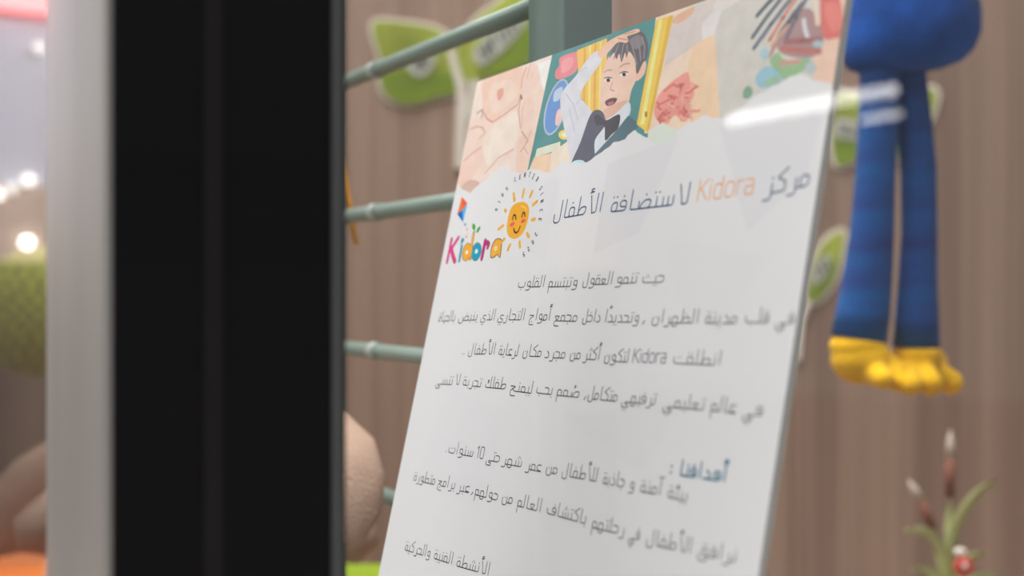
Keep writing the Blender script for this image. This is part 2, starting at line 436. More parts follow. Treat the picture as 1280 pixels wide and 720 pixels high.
pr.shape([(416, 448), (468, 488), (400, 570), (252, 665), (262, 625), (350, 530)], (88, 112, 122), c)
pr.smooth([(262, 455), (285, 445), (315, 470), (376, 443), (372, 500), (340, 535), (312, 560), (308, 495), (275, 492)], (72, 69, 76), c)
pr.oval(190, 668, 34, 20, (178, 214, 222), -8, c)
# clay modelling
c = c3_
pr.shape([(72, 80), (420, -40), (500, -40), (500, 160), (345, 150), (372, 540), (190, 600), (20, 600)], (227, 203, 184), c)
pr.shape([(140, 78), (260, 20), (420, -30), (275, 110), (288, 178), (110, 300)], (205, 194, 190), c)
pr.shape([(420, -40), (500, -40), (500, 80), (345, 150), (284, 178), (276, 112)], (213, 209, 207), c)
pr.smooth([(150, 85), (200, 50), (245, 30), (238, 60), (190, 100), (150, 105)], (214, 172, 146), c)
pr.shape([(345, 150), (374, 545), (230, 560), (215, 300), (240, 205)], (228, 196, 166), c)
pr.shape([(74, 92), (152, 66), (38, 600), (-14, 560)], (228, 193, 92), c)
pr.shape([(84, 92), (102, 86), (20, 560), (2, 560)], (240, 220, 140), c)
pr.shape([(130, 75), (150, 68), (44, 580), (30, 590)], (214, 172, 72), c)
pr.oval(28, 515, 6, 14, (150, 126, 70), 0, c)
pr.smooth([(215, 325), (228, 375), (246, 425), (222, 470), (215, 540), (170, 548), (110, 555), (66, 520), (78, 440), (125, 385), (170, 350)], (226, 152, 140), c)
for ln in ([(110, 410), (150, 380), (190, 400)], [(90, 470), (150, 440), (220, 440)], [(100, 510), (150, 480)], [(190, 500), (205, 530)]): pr.line(ln, .0011, (208, 120, 108), c)
rnd = random.Random(8)
for k in range(46):
    x, y = rnd.uniform(80, 235), rnd.uniform(360, 545)
    if y < 500 - (x - 60) * .95: continue
    L_ = [(x, y)]
    for q_ in range(3): L_.append((L_[-1][0] + rnd.uniform(-22, 22), L_[-1][1] + rnd.uniform(-16, 16)))
    pr.line(L_, rnd.uniform(.0008, .0016), rnd.choice([(226, 152, 140), (216, 128, 116), (234, 170, 156), (206, 116, 104)]), c)
pr.smooth([(130, 560), (160, 520), (190, 560), (170, 585)], (233, 204, 180), c)
# tools on a beige bench
c = c4_
pr.shape([(-24, 160), (40, -60), (720, -60), (640, 430), (560, 470), (0, 600)], (199, 195, 188), c)
pr.shape([(0, 60), (140, -20), (0, -30), (-40, 40)], (211, 204, 200), c)
pr.shape([(500, -60), (700, -60), (640, 215), (505, 185)], (208, 116, 110), c)
pr.smooth([(520, 30), (590, 20), (630, 110), (560, 160)], (216, 130, 122), c)
pr.shape([(590, -60), (700, -60), (660, 60), (640, 80)], (220, 190, 172), c)
pr.smooth([(535, 205), (630, 215), (590, 440), (480, 410), (470, 290)], (222, 190, 172), c)
pr.smooth([(300, 150), (430, 40), (500, 120), (515, 220), (450, 290), (300, 262)], (166, 138, 138), c)
for i, (x0, y0, x1_, y1_, col, wd) in enumerate([(290, -30, 188, 78, (92, 104, 112), 5), (310, -10, 165, 185, (104, 112, 120), 5), (330, 20, 215, 190, (196, 146, 128), 4),
      (352, 0, 172, 240, (112, 122, 136), 5), (390, -20, 250, 200, (200, 142, 124), 5), (372, 60, 250, 280, (176, 130, 120), 4), (410, 20, 290, 190, (98, 102, 110), 5),
      (340, 130, 262, 230, (206, 160, 140), 4), (440, -20, 330, 200, (120, 116, 124), 5), (480, 0, 490, 120, (222, 200, 180), 4), (420, 100, 440, 190, (208, 206, 214), 4),
      (310, 245, 500, 260, (180, 118, 112), 5), (330, 210, 500, 200, (160, 110, 108), 5)]):
    pr.line([(x0, y0), ((x0 + x1_) / 2 - 4, (y0 + y1_) / 2), (x1_, y1_)], wd * .0005, col, c)
pr.oval(490, 220, 26, 18, (166, 190, 200), 0, c); pr.oval(225, 270, 26, 30, (168, 192, 198), 0, c)
pr.smooth([(250, 310), (290, 262), (330, 300), (450, 295), (430, 345), (345, 400), (300, 380)], (146, 178, 138), c)
pr.line([(300, 320), (400, 305)], .002, (196, 150, 138), c); pr.oval(455, 340, 28, 32, (178, 186, 190), 0, c)
pr.smooth([(178, 390), (225, 335), (275, 345), (310, 405), (210, 442)], (146, 182, 198), c); pr.oval(262, 405, 42, 18, (150, 182, 150), -20, c)
pr.smooth([(120, 450), (145, 430), (165, 455), (150, 490), (118, 490)], (124, 158, 136), c)
# torn paper edge
pr.mot = 0
TORN = [(572, 229), (577, 237), (588, 241.5), (600, 230), (613, 219), (620, 214), (627, 208), (637, 212), (647, 215.5), (656, 216), (664, 211), (672, 212),
        (687, 216), (695, 210), (703, 202), (714, 205), (726, 204), (739, 200), (748, 193), (756, 187), (767, 178), (774, 177), (782, 174), (789, 166), (795, 163),
        (801, 168), (808, 172), (828, 174), (840, 168), (850, 162), (860, 155), (871, 150), (880, 144), (890, 148), (902, 148), (918, 141), (932, 132), (941, 122), (950, 117), (965, 108),
        (980, 102), (990, 95), (1000, 91), (1009, 94), (1017, 101), (1030, 103), (1050, 108)]
jag = []
for i, (x, y) in enumerate(TORN[:-1]):
    jag.append((x, y)); x2, y2 = TORN[i + 1]
    jag.append(((x + x2) / 2 + random.uniform(-1, 1), (y + y2) / 2 + random.uniform(-1.6, 1.6)))
pr.shape(jag + [(1060, 108), (900, 1300), (300, 1300), (560, 250)], (216, 215, 216))
pr.smooth([(40, 595), (70, 572), (100, 556), (135, 575), (165, 580), (160, 625), (90, 652), (42, 628)], (208, 214, 203), c3_)
TOP = pr.lay
tag(pr.out('photo_print'), 'torn-edge strip of printed photos with a boy in a bow tie')

# faint folded-paper facets of the printed background
pr = Print()
pr.lay = 0.1
for k_, (pts, col) in enumerate([([(760, 205), (850, 170), (800, 290), (742, 318)], (211, 210, 212)), ([(900, 160), (1030, 130), (1010, 215), (935, 290)], (211, 210, 212)), ([(640, 225), (700, 225), (680, 330), (648, 300)], (213, 212, 214)),
                 ([(830, 300), (960, 320), (900, 420), (850, 380)], (214, 213, 214)), ([(560, 480), (640, 520), (600, 640), (520, 600)], (214, 213, 215)), ([(700, 520), (860, 500), (800, 590)], (214, 213, 214))]):
    pr = Print(); pr.lay = TOP + .2 + k_ * .4; pr.shape(pts, col); pr.out('facet_print')

# ---- sun emblem
pr = Print(c6_); pr.lay = TOP + 4
OR = (246, 165, 52)
pr.smooth([(165, 300), (205, 270), (250, 264), (281, 290), (285, 350), (266, 430), (236, 488), (190, 518), (150, 505), (132, 460), (140, 375)], OR)
pr.line([(232, 292), (255, 300), (266, 318)], .0006, (252, 205, 120))
pr.smooth([(152, 425), (165, 408), (186, 402), (182, 420), (165, 434)], (232, 88, 92)); pr.smooth([(228, 398), (245, 382), (262, 385), (255, 402), (238, 410)], (232, 88, 92))
for ln in ([(172, 388), (176, 362), (184, 351), (193, 360), (195, 382)], [(236, 370), (240, 346), (248, 335), (256, 344), (258, 364)], [(180, 448), (184, 468), (198, 478), (213, 464), (225, 432)]):
    pr.line(ln, .0010, (66, 40, 24))
for x, y, dx, dy in [(182, 230, 3, 24), (246, 204, 5, -26), (301, 209, 8, -18), (327, 272, 14, -12), (316, 385, 10, -2), (278, 493, 6, 12), (222, 558, 2, 18), (147, 577, -8, 18), (106, 530, -10, 12), (90, 440, -16, 12), (122, 323, -3, -5)]:
    pr.line([(x - dx, y - dy), (x + dx, y + dy)], .0021, (248, 172, 60))
tag(pr.out('sun_emblem'), 'smiling orange sun with short rays')

# ---- colourful name logo with kite
pr = Print(c5_); pr.lay = TOP + 4
def both(fn, dark, *args): fn(*args)
DK = (96, 74, 80)
pr.smooth([(118, 425), (105, 412), (120, 400), (140, 410), (135, 430)], (206, 208, 218)); pr.smooth([(118, 422), (111, 412), (121, 405), (133, 412), (129, 424)], (217, 216, 217))
for extra, k in ((.0006, 1), (0, 0)):
    g = lambda col: DK if k else col
    pr.line([(97, 452), (80, 545), (60, 640)], .0022 + extra, g((222, 62, 132))); pr.line([(154, 440), (88, 540)], .0021 + extra, g((222, 62, 132))); pr.line([(96, 535), (108, 590), (124, 635)], .0027 + extra, g((222, 62, 132)))
    pr.line([(180, 510), (160, 628)], .0018 + extra, g((36, 150, 178)))
    pr.line([(278, 402), (262, 510), (250, 610)], .0022 + extra, g((246, 165, 52)))
    pr.oval(222, 558, 32 + 4 * k, 74 + 4 * k, g((246, 165, 52)), 12); pr.oval(300, 556, 36 + 4 * k, 74 + 4 * k, g((24, 150, 178)), 12)
    pr.line([(372, 466), (358, 540), (344, 612)], .0026 + extra, g((188, 48, 118))); pr.line([(368, 500), (390, 478), (402, 492), (392, 520)], .0023 + extra, g((188, 48, 118)))
    pr.smooth([(418, 585), (428, 520), (455, 465), (485, 450), (503, 470), (500, 530), (490, 598), (468, 575), (452, 590), (430, 602)] if not k else
              [(413, 592), (423, 515), (452, 458), (488, 444), (509, 466), (506, 532), (494, 606), (468, 584), (452, 600), (426, 610)], g((248, 168, 56)))
pr.oval(222, 560, 10, 17, (230, 226, 222), 12); pr.oval(300, 552, 12, 20, (216, 224, 228), 12); pr.oval(458, 528, 11, 19, (228, 216, 216), 15); pr.oval(458, 528, 6, 10, (248, 180, 80), 15)
pr.smooth([(188, 440), (200, 462), (182, 486), (172, 470)], (40, 140, 170)); pr.line([(182, 486), (165, 495)], .0005, (60, 110, 150))
pr.oval(279, 352, 13, 29, (70, 152, 62), -6); pr.oval(316, 374, 10, 30, (70, 152, 62), 28); pr.line([(284, 385), (280, 400)], .0006, (70, 120, 50))
pr.shape([(182, 104), (226, 157), (184, 215)], (240, 96, 58)); pr.shape([(182, 104), (184, 215), (143, 247)], (226, 122, 70))
pr.shape([(226, 157), (190, 312), (184, 215)], (72, 172, 220)); pr.shape([(143, 247), (184, 215), (190, 312)], (34, 98, 176))
pr.line([(190, 312), (210, 345), (225, 370), (228, 400), (218, 440)], .0002, (150, 165, 190))
pr.oval(208, 332, 7, 12, (112, 142, 176), 20); pr.oval(224, 370, 6, 9, (232, 150, 120), 0); pr.oval(217, 434, 7, 10, (234, 128, 104), 20)
tag(pr.out('name_logo'), 'multicoloured Kidora name with leaves and a small kite')

# ---- monoline lettering -----------------------------------------------------------
def arc(pts, r, closed=False):               # polyline with rounded corners
    P = [Vector(p) for p in pts]; n = len(P); out = []
    for i in range(n):
        if not closed and i in (0, n - 1): out.append(P[i]); continue
        a_, b_, c_ = P[i - 1], P[i], P[(i + 1) % n]
        d1, d2 = a_ - b_, c_ - b_; l = min(d1.length * .5, d2.length * .5, r)
        s_, e_ = b_ + d1.normalized() * l, b_ + d2.normalized() * l
        for k in range(5):
            t = k / 4; out.append(s_ * (1 - t) ** 2 + b_ * 2 * t * (1 - t) + e_ * t * t)
    if closed: out.append(out[0])
    return out
def G(*strokes, dots=()): return strokes, dots
NOCON = set('اأآإدذرزوةىء')                  # never joined to the following (left) letter
TWO, ONE, THREE = 2, 1, 3
DOTS = {'ب': (1, -1), 'ت': (2, 1), 'ث': (3, 1), 'ن': (1, 1), 'ي': (2, -1), 'ج': (1, -1), 'خ': (1, 1), 'ذ': (1, 1), 'ز': (1, 1), 'ش': (3, 1), 'ض': (1, 1),
        'ظ': (1, 1), 'غ': (1, 1), 'ف': (1, 1), 'ق': (2, 1), 'ة': (2, 1)}
def dots_at(n, x, y):
    if n == 1: return [(x, y)]
    if n == 2: return [(x - .09, y), (x + .09, y)]
    return [(x - .09, y), (x + .09, y), (x, y + .15)]
def hamza(x, y): return (arc([(x + .09, y + .2), (x - .06, y + .2), (x - .06, y + .07), (x + .07, y + .06)], .06), arc([(x - .1, y), (x + .1, y + .04)], .01))
def arab(ch, cr, cl):
    """-> width, list of polylines, list of dots. cr joined on the right, cl joined on the left"""
    S_ = []; D_ = []; r = .16
    def st(p, rr=r, closed=False): S_.append(arc(p, rr, closed))
    n, up = DOTS.get(ch, (0, 0))
    if ch in 'اأآ':
        w_ = .26 if cr else .2; x = .08
        st([(w_, 0), (x, 0), (x, 1)] if cr else [(x, 0), (x, 1)], .12)
        if ch == 'أ': S_.extend(hamza(x, 1.12))
        if ch == 'آ': st([(x - .16, 1.12), (x - .06, 1.2), (x + .06, 1.12), (x + .16, 1.2)], .05)
        return w_, S_, D_
    if ch in 'لﻻﻷ' and ch != 'ل':
        w_ = .56; st([(.46, 1), (.46, 0), (.22, 0)], .2); st([(.24, 0), (.06, .95)], .1)
        if cr: st([(.4, 0), (.6, 0)])
        if ch == 'ﻷ': S_.extend(hamza(.08, 1.1))
        return w_, S_, D_
    if ch in 'بتثنيئ' and cl:
        w_ = .3; st([(0, 0), (.2, 0), (.2, .5)] if not cr else [(0, 0), (w_, 0)], .12)
        if cr: st([(.2, 0), (.2, .5)])
        if ch == 'ئ': S_.extend(hamza(.2, .68))
        D_ = dots_at(n, .19, .72 if up > 0 else -.2) if n else []
        return w_, S_, D_
    if ch in 'بتث':
        w_ = .78; st([(.07, .42), (.07, 0), (w_ if cr else .68, 0)] + ([] if cr else [(.68, .48)]), .2)
        return w_, S_, dots_at(n, .38, .42 if up > 0 else -.2)
    if ch == 'ن':
        w_ = .56; st([(.07, .38), (.07, -.2), (.46, -.2), (.46, .46)], .2)
        if cr: st([(.46, 0), (w_, 0)])
        return w_, S_, [(.27, .4)]
    if ch in 'يى':
        w_ = .66
        if cr: st([(w_, 0), (.3, 0), (.3, -.15), (.56, -.15), (.56, -.38), (.06, -.38), (.06, -.06)], .11)
        else: st([(.6, .4), (.28, .45), (.28, .12), (.56, .1), (.56, -.22), (.06, -.22), (.06, .14)], .13)
        return w_, S_, (dots_at(2, .3, -.58 if cr else -.42) if ch == 'ي' else [])
    if ch in 'جحخ' and cl:
        w_ = .54; st([(0, 0), (.44, 0), (.44, .5), (.06, .5)], .22)
        if cr: st([(.3, 0), (w_, 0)])
        return w_, S_, dots_at(n, .24, .72 if up > 0 else -.2) if n else []
    if ch in 'جحخ':
        w_ = .58; st([(.06, .4), (.5, .4), (.1, .05), (.1, -.4), (.52, -.4)], .14)
        if cr: st([(.26, .2), (.38, 0), (w_, 0)], .1)
        return w_, S_, [(.34, -.14)] if ch == 'ج' else ([(.28, .66)] if n else [])
    if ch in 'دذ':
        w_ = .46; st([(.02, 0), (.36, 0), (.36, .32), (.16, .54)], .14)
        if cr: st([(.3, 0), (w_, 0)])
        return w_, S_, [(.2, .78)] if n else []
    if ch in 'رز':
        w_ = .34; st([(.25, .42), (.25, -.26), (-.04, -.26)], .22)
        if cr: st([(.25, .12), (.25, 0), (w_ + .04, 0)], .1)
        return w_, S_, [(.24, .66)] if n else []
    if ch in 'سش':
        w_ = .76
        st([(0, 0), (.66, 0), (.66, .46)] if not cr else [(0, 0), (w_, 0)], .12)
        for x in ((.2, .43) if not cr else (.2, .43, .66)): st([(x, 0), (x, .44)])
        return w_, S_, dots_at(n, .43, .64) if n else []
    if ch in 'صض':
        if cl:
            w_ = .84; st([(0, 0), (.84 if cr else .7, 0)]); st([(.22, 0), (.22, .36)]); st([(.24, 0), (.74, 0), (.78, .42), (.46, .42)], .16, True)
            return w_, S_, [(.52, .68)] if n else []
        w_ = 1.16; st([(.56, 0), (1.06, 0), (1.1, .42), (.78, .42)], .16, True); st([(.5, .36), (.5, -.26), (.06, -.26), (.06, .16)], .2); st([(.5, 0), (w_ if cr else .8, 0)])
        return w_, S_, [(.84, .66)] if n else []
    if ch in 'طظ':
        w_ = .68; st([(.1, 0), (.56, 0), (.62, .42), (.3, .42)], .16, True); st([(.18, 0), (.18, 1)])
        st([(0 if cl else .1, 0), (w_ if cr else .5, 0)])
        return w_, S_, [(.42, .66)] if n else []
    if ch in 'عغ':
        if cl and not cr: w_ = .5; st([(.42, .5), (.1, .5), (.1, .1), (.44, .04)], .16); st([(0, 0), (.44, 0)])
        elif cl: w_ = .5; st([(.07, .42), (.43, .42), (.25, 0)], .1, True); st([(0, 0), (w_, 0)])
        else: w_ = .54; st([(.09, .4), (.47, .4), (.27, .02)], .1, True); st([(.27, .04), (.08, -.08), (.08, -.42), (.5, -.42)], .16); st([(.3, 0), (w_, 0)])
        return w_, S_, [(.25, .66)] if n else []
    if ch in 'فق':
        dx = .22
        if cl:
            w_ = .46
            if cr: st([(.08, 0), (.38, 0), (.38, .5), (.08, .5)], .16, True); st([(0, 0), (w_, 0)])
            else: st([(0, 0), (.38, 0), (.38, .52), (.08, .52), (.08, .2), (.36, .2)], .15)
        elif ch == 'ف': w_ = .88; st([(.8, .2), (.5, .2), (.5, .54), (.8, .54)], .15, True); st([(.8, .3), (.8, 0), (.07, 0), (.07, .38)], .2); dx = .65
        else:
            w_ = .62; st([(.22, .02), (.52, .02), (.52, .46), (.22, .46)], .15, True); st([(.52, .2), (.52, -.32), (.06, -.32), (.06, .08)], .2); dx = .37
            if cr: st([(.5, 0), (w_, 0)])
        return w_, S_, dots_at(n, dx, .74)
    if ch == 'ك':
        if cl:
            w_ = .52; st([(0, 0), (.42, 0), (.42, .42), (.1, .62), (.48, .98)], .08)
            if cr: st([(.3, 0), (w_, 0)])
        else: w_ = .66; st([(.08, .26), (.08, 0), (w_, 0)], .14); st([(.56, 0), (.56, 1)]); st([(.38, .66), (.22, .6), (.4, .46), (.24, .4)], .05)
        return w_, S_, D_
    if ch == 'ل':
        if cl:
            w_ = .27; st([(0, 0), (.16, 0), (.16, 1)] if not cr else [(0, 0), (w_, 0)], .1)
            if cr: st([(.16, 0), (.16, 1)])
        else:
            w_ = .56; st([(.06, .26), (.06, -.22), (.44, -.22), (.44, 1)], .19)
            if cr: st([(.44, 0), (w_, 0)])
        return w_, S_, D_
    if ch == 'م':
        w_ = .46
        st([(.08, 0), (.38, 0), (.38, .46), (.08, .46)], .17, True)
        if cl: st([(0, 0), (.2, 0)])
        else: st([(.09, .25), (.09, -.5)])
        if cr: st([(.25, 0), (w_, 0)])
        return w_, S_, D_
    if ch == 'ه':
        w_ = .54
        if cr: st([(.1, -.24), (.42, -.24), (.42, .46), (.1, .46)], .18, True); st([(0, 0), (w_, 0)])
        else: st([(0, 0), (.46, 0), (.46, .52), (.18, .56), (.1, .22), (.44, .22)], .16)
        return w_, S_, D_
    if ch == 'ة':
        w_ = .44; st([(.08, 0), (.36, 0), (.36, .5), (.1, .42)], .16, True)
        if cr: st([(.25, 0), (w_, 0)])
        return w_, S_, dots_at(2, .22, .74)
    if ch == 'و':
        w_ = .44; st([(.1, .08), (.36, .08), (.36, .5), (.1, .5)], .14, True); st([(.36, .3), (.36, -.26), (-.02, -.26)], .22)
        if cr: st([(.3, .06), (w_ + .04, 0)])
        return w_, S_, D_
    return .3, [], []
LAT = {'K': (.56, [[(.08, 0), (.08, 1)], [(.52, 1), (.1, .48)], [(.2, .58), (.54, 0)]], []), 'i': (.24, [[(.12, 0), (.12, .68)]], [(.12, .9)]),
       'd': (.56, [arc([(.46, .1), (.46, .68), (.08, .68), (.08, 0), (.46, 0), (.46, .2)], .2), [(.46, 0), (.46, 1)]], []),
       'o': (.56, [arc([(.08, 0), (.48, 0), (.48, .7), (.08, .7)], .22, True)], []), 'r': (.4, [[(.08, 0), (.08, .7)], arc([(.08, .45), (.1, .68), (.36, .68)], .2)], []),
       'a': (.54, [arc([(.1, .68), (.44, .7), (.44, 0)], .16), arc([(.44, .38), (.08, .38), (.08, 0), (.44, 0)], .16)], []),
       '1': (.36, [[(.04, .82), (.2, 1), (.2, 0)]], []), '0': (.56, [arc([(.08, 0), (.46, 0), (.46, 1), (.08, 1)], .24, True)], []),
       '.': (.2, [], [(.08, .04)]), ':': (.3, [], [(.12, .1), (.12, .5)]), '،': (.26, [arc([(.16, .14), (.12, 0), (.02, -.1)], .05)], [(.12, .1)]), ' ': (.27, [], [])}
CAPS = {'K': LAT['K'][1], 'I': [[(.25, 0), (.25, 1)]], 'D': [arc([(.08, 0), (.08, 1), (.5, 1), (.5, 0)], .2, True)], 'S': [arc([(.5, .9), (.1, 1), (.1, .5), (.5, .5), (.5, 0), (.05, .05)], .2)],
        'C': [arc([(.5, .9), (.08, 1), (.08, 0), (.5, .1)], .25)], 'E': [[(.5, 1), (.08, 1), (.08, 0), (.5, 0)], [(.08, .5), (.42, .5)]], 'N': [[(.08, 0), (.08, 1), (.5, 0), (.5, 1)]],
        'T': [[(.02, 1), (.54, 1)], [(.28, 1), (.28, 0)]], 'R': [[(.08, 0), (.08, 1), (.48, 1), (.48, .5), (.1, .5)], [(.25, .5), (.52, 0)]],
        '2': [arc([(.06, .8), (.1, 1), (.5, 1), (.5, .6), (.06, 0), (.52, 0)], .15)], '0': LAT['0'][1], '5': [arc([(.48, 1), (.1, 1), (.08, .58), (.5, .6), (.5, 0), (.05, .02)], .15)]}
def layout(text):
    """right-to-left line -> polylines and dots in x<=0 .. starting at x=0 on the right"""
    text = text.replace('لأ', 'ﻷ').replace('لا', 'ﻻ')
    S_, D_, x = [], [], 0.0
    i = 0; n = len(text)
    isar = lambda ch: ch not in LAT and ch not in 'ًُ'
    nocl = NOCON | set('ﻻﻷ')
    while i < n:
        ch = text[i]
        if ch in 'Kidora10' :
            j = i
            while j < n and text[j] in 'Kidora10': j += 1
            run = text[i:j]; wd = sum(LAT[q][0] for q in run); xx = x - wd
            for q in run:
                w_, st, dt = LAT[q]
                S_ += [[(p[0] + xx, p[1]) for p in l] for l in st]; D_ += [(p[0] + xx, p[1]) for p in dt]; xx += w_
            x -= wd; i = j; continue
        if ch == 'ً': S_ += [[(x + .1, 1.06), (x + .26, 1.12)], [(x + .1, 1.18), (x + .26, 1.24)]]; i += 1; continue
        if ch == 'ُ': S_.append(arc([(x + .42, .74), (x + .34, .84), (x + .42, .9), (x + .46, .82), (x + .36, .66)], .05)); i += 1; continue
        if ch in LAT: w_, st, dt = LAT[ch]
        else:
            k = i - 1
            while k >= 0 and text[k] in 'ًُ': k -= 1
            cr = k >= 0 and isar(text[k]) and text[k] not in nocl
            k = i + 1
            while k < n and text[k] in 'ًُ': k += 1
            cl = k < n and isar(text[k]) and ch not in nocl
            w_, st, dt = arab(ch, cr, cl)
            if not cl: w_ += .07; st = [[(p[0] + .07, p[1]) for p in l] for l in st]; dt = [(p[0] + .07, p[1]) for p in dt]
        x -= w_
        S_ += [[(p[0] + x, p[1]) for p in l] for l in st]; D_ += [(p[0] + x, p[1]) for p in dt]
        i += 1
    return S_, D_, -x
def textline(name, words, size, rgb, weight=.084, label=None):
    """words = list of (text, right baseline pixel, left baseline pixel[, rgb])"""
    pr = Print(); pr.lay = TOP + 18
    for wd in words:
        t, a_, b_ = wd[:3]; m = ink(wd[3] if len(wd) > 3 else rgb)
        ua, va = P2(*a_); ub, vb = P2(*b_)
        S_, D_, W_ = layout(t); sx = (ua - ub) / W_
        f = lambda p: (ua + p[0] * sx, va + (vb - va) * (-p[0] / W_) + p[1] * size)
        for l in S_: pr.ribbon([f(p) for p in l], weight * size, m)
        for p in D_:
            u, v = f(p); h = weight * size * .72
            pr.poly([P3(u + h * math.cos(q), v + h * math.sin(q), pr.lay) for q in (math.pi * j / 4 for j in range(8))], m, FN)
    o = pr.out(name)
    if label: tag(o, label)
    return o
NAVY, GREY = (8, 74, 112), (50, 50, 64)
textline('heading', [('مركز', (1013, 231), (954, 244)), ('Kidora', (943, 242), (870, 252), (236, 165, 118)), ('لاستضافة', (862, 254), (760, 265.5)), ('الأطفال', (753, 264), (690, 275))], .0098, NAVY, .08,
         'navy heading with an orange Latin name')
def seg(text, pts):
    """cut a line at its measured points: pts = [(word index, px, py) ...] right to left"""
    return text, pts[0], pts[1]
TL = [([('حيث', (831, 353), (801, 353.5)), ('تنمو', (797, 353.5), (769, 355)), ('العقول', (766, 355), (727, 356.5)), ('وتبتسم', (722, 358), (684, 359)), ('القلوب', (681, 358.5), (646, 359.5))], .0062),
      ([('في قلب', (994, 404.5), (929, 403)), ('مدينة', (922, 404.5), (879, 404)), ('الظهران ،', (874, 404), (803, 403.5)), ('وتحديدًا', (799, 403), (755, 402.5)), ('داخل', (751, 402.5), (727, 402)), ('مجمع', (722, 402), (691, 401)),
        ('أمواج', (688, 400.5), (660, 400)), ('التجاري', (656, 400), (621, 400)), ('الذي', (619, 400), (600, 400)), ('ينبض', (597, 400), (572, 401)), ('بالحياة', (569, 401), (547, 402))], .0062),
      ([('انطلقت', (902, 457), (839, 454)), ('Kidora', (833, 454), (790, 453)), ('لتكون', (786, 453), (754, 451)), ('أكثر', (750, 450), (729, 449)), ('من', (726, 449), (711, 448)), ('مجرد', (707, 448), (680, 447)),
        ('مكان', (677, 446), (652, 445)), ('لرعاية', (648, 445), (622, 443)), ('الأطفال ..', (619, 442.5), (577, 443))], .0062),
      ([('هي', (954, 520), (927, 518)), ('عالم', (921, 517), (886, 513)), ('تعليمي', (881, 513), (827, 508)), ('ترفيهي', (820, 506), (776, 502)), ('متكامل،', (772, 502), (730, 498)), ('صُمم', (725, 497), (694, 494)), ('بحب', (691, 493.5), (669, 491)),
        ('ليمنح', (666, 492), (636, 488)), ('طفلك', (633, 486.5), (605, 484)), ('تجربة', (602, 484), (577, 481)), ('لا', (575, 481), (568, 480)), ('تنسى', (566, 481), (544, 480))], .0062),
      ([('بيئة', (860, 627), (832, 621)), ('آمنة', (827, 619), (798, 614)), ('و', (793, 612.5), (786, 611)), ('جاذبة', (781, 609), (752, 604)), ('للأطفال', (747, 602), (701, 594)), ('من', (697, 593), (681, 590)), ('عمر', (677, 590), (657, 586)),
        ('شهر', (653, 584), (627, 579)), ('حتى', (625, 578), (607, 575)), ('10', (605, 574), (595, 572)), ('سنوات.', (592, 571), (557, 565))], .0062),
      ([('نرافق', (921, 703), (870, 693)), ('الأطفال', (865, 692), (806, 679)), ('في', (800, 675), (785, 672)), ('رحلتهم', (781, 669), (738, 659)), ('باكتشاف', (733, 655), (682, 641)), ('العالم', (677, 640), (645, 632)), ('من', (641, 630), (626, 627)),
        ('حولهم،', (623, 626), (589, 617)), ('عبر', (587, 616), (571, 613)), ('برامج', (569, 611.5), (546, 606)), ('متطورة', (544, 606), (516, 600))], .0062),
      ([('الأنشطة', (612, 719), (569, 707)), ('الفنية', (566, 705.5), (541, 697.5)), ('والحركية', (538, 697), (505, 687))], .0062)]
for wl, sz in TL[:4]: textline('text_line', wl, sz, GREY)
textline('subheading', [('أهدافنا :', (908, 602), (836, 592))], .0062, (38, 110, 140), .15, 'bold blue subheading')
for wl, sz in TL[4:]: textline('text_line', wl, sz, GREY)
# ring of small capitals round the sun
pr = Print(); pr.lay = TOP + 18
cu, cv = P2(*c6_(212, 355))
for ch, x, y in zip('KIDSCENTERSINCE2025', [60, 80, 102, 132, 190, 224, 257, 290, 317, 343, 368, 375, 376, 370, 362, 335, 312, 283, 250],
                    [315, 262, 215, 172, 108, 90, 77, 75, 88, 107, 168, 208, 258, 322, 385, 488, 543, 590, 627]):
    u, v = P2(*c6_(x, y)); th = math.atan2(v - cv, u - cu) - math.pi / 2
    s_ = .0027
    for l in CAPS[ch]:
        pts = []
        for p in l:
            x_, y_ = (p[0] - .28) * s_ * .9, (p[1] - .5) * s_
            pts.append((u + x_ * math.cos(th) - y_ * math.sin(th), v + x_ * math.sin(th) + y_ * math.cos(th)))
        pr.ribbon(pts, .00052, ink((50, 46, 48)))
tag(pr.out('ring_lettering'), 'ring of tiny black capitals round the sun')

# window ledge the poster stands on, platform behind
SILLM = mat('white_laminate', (205, 203, 200), 0.5, noise=((8, 8, 8), 0.04, 2))
a = MB(); a.box(fr(-0.645, DG + 0.014, 0), R * 1.45, -N * 0.185, Z * SILLZ, SILLM)
tag(a.build('window_sill'), 'white window ledge carrying the poster', 'window sill', kind='structure')
a = MB(); a.slab([fr(-0.66, 0.36, PLATZ), fr(a0 + 1.2, 0.36, PLATZ), (2.3, 1.895, PLATZ), (-1.0, 1.895, PLATZ), fr(-1.2, DG + 0.02, PLATZ), fr(-0.66, DG + 0.02, PLATZ)],
                 (0, 0, -PLATZ), mat('platform_oak', (150, 122, 100), 0.55, noise=((3, 40, 3), 0.15, 3)))
tag(a.build('display_platform'), 'low display platform in the shop window', 'platform')

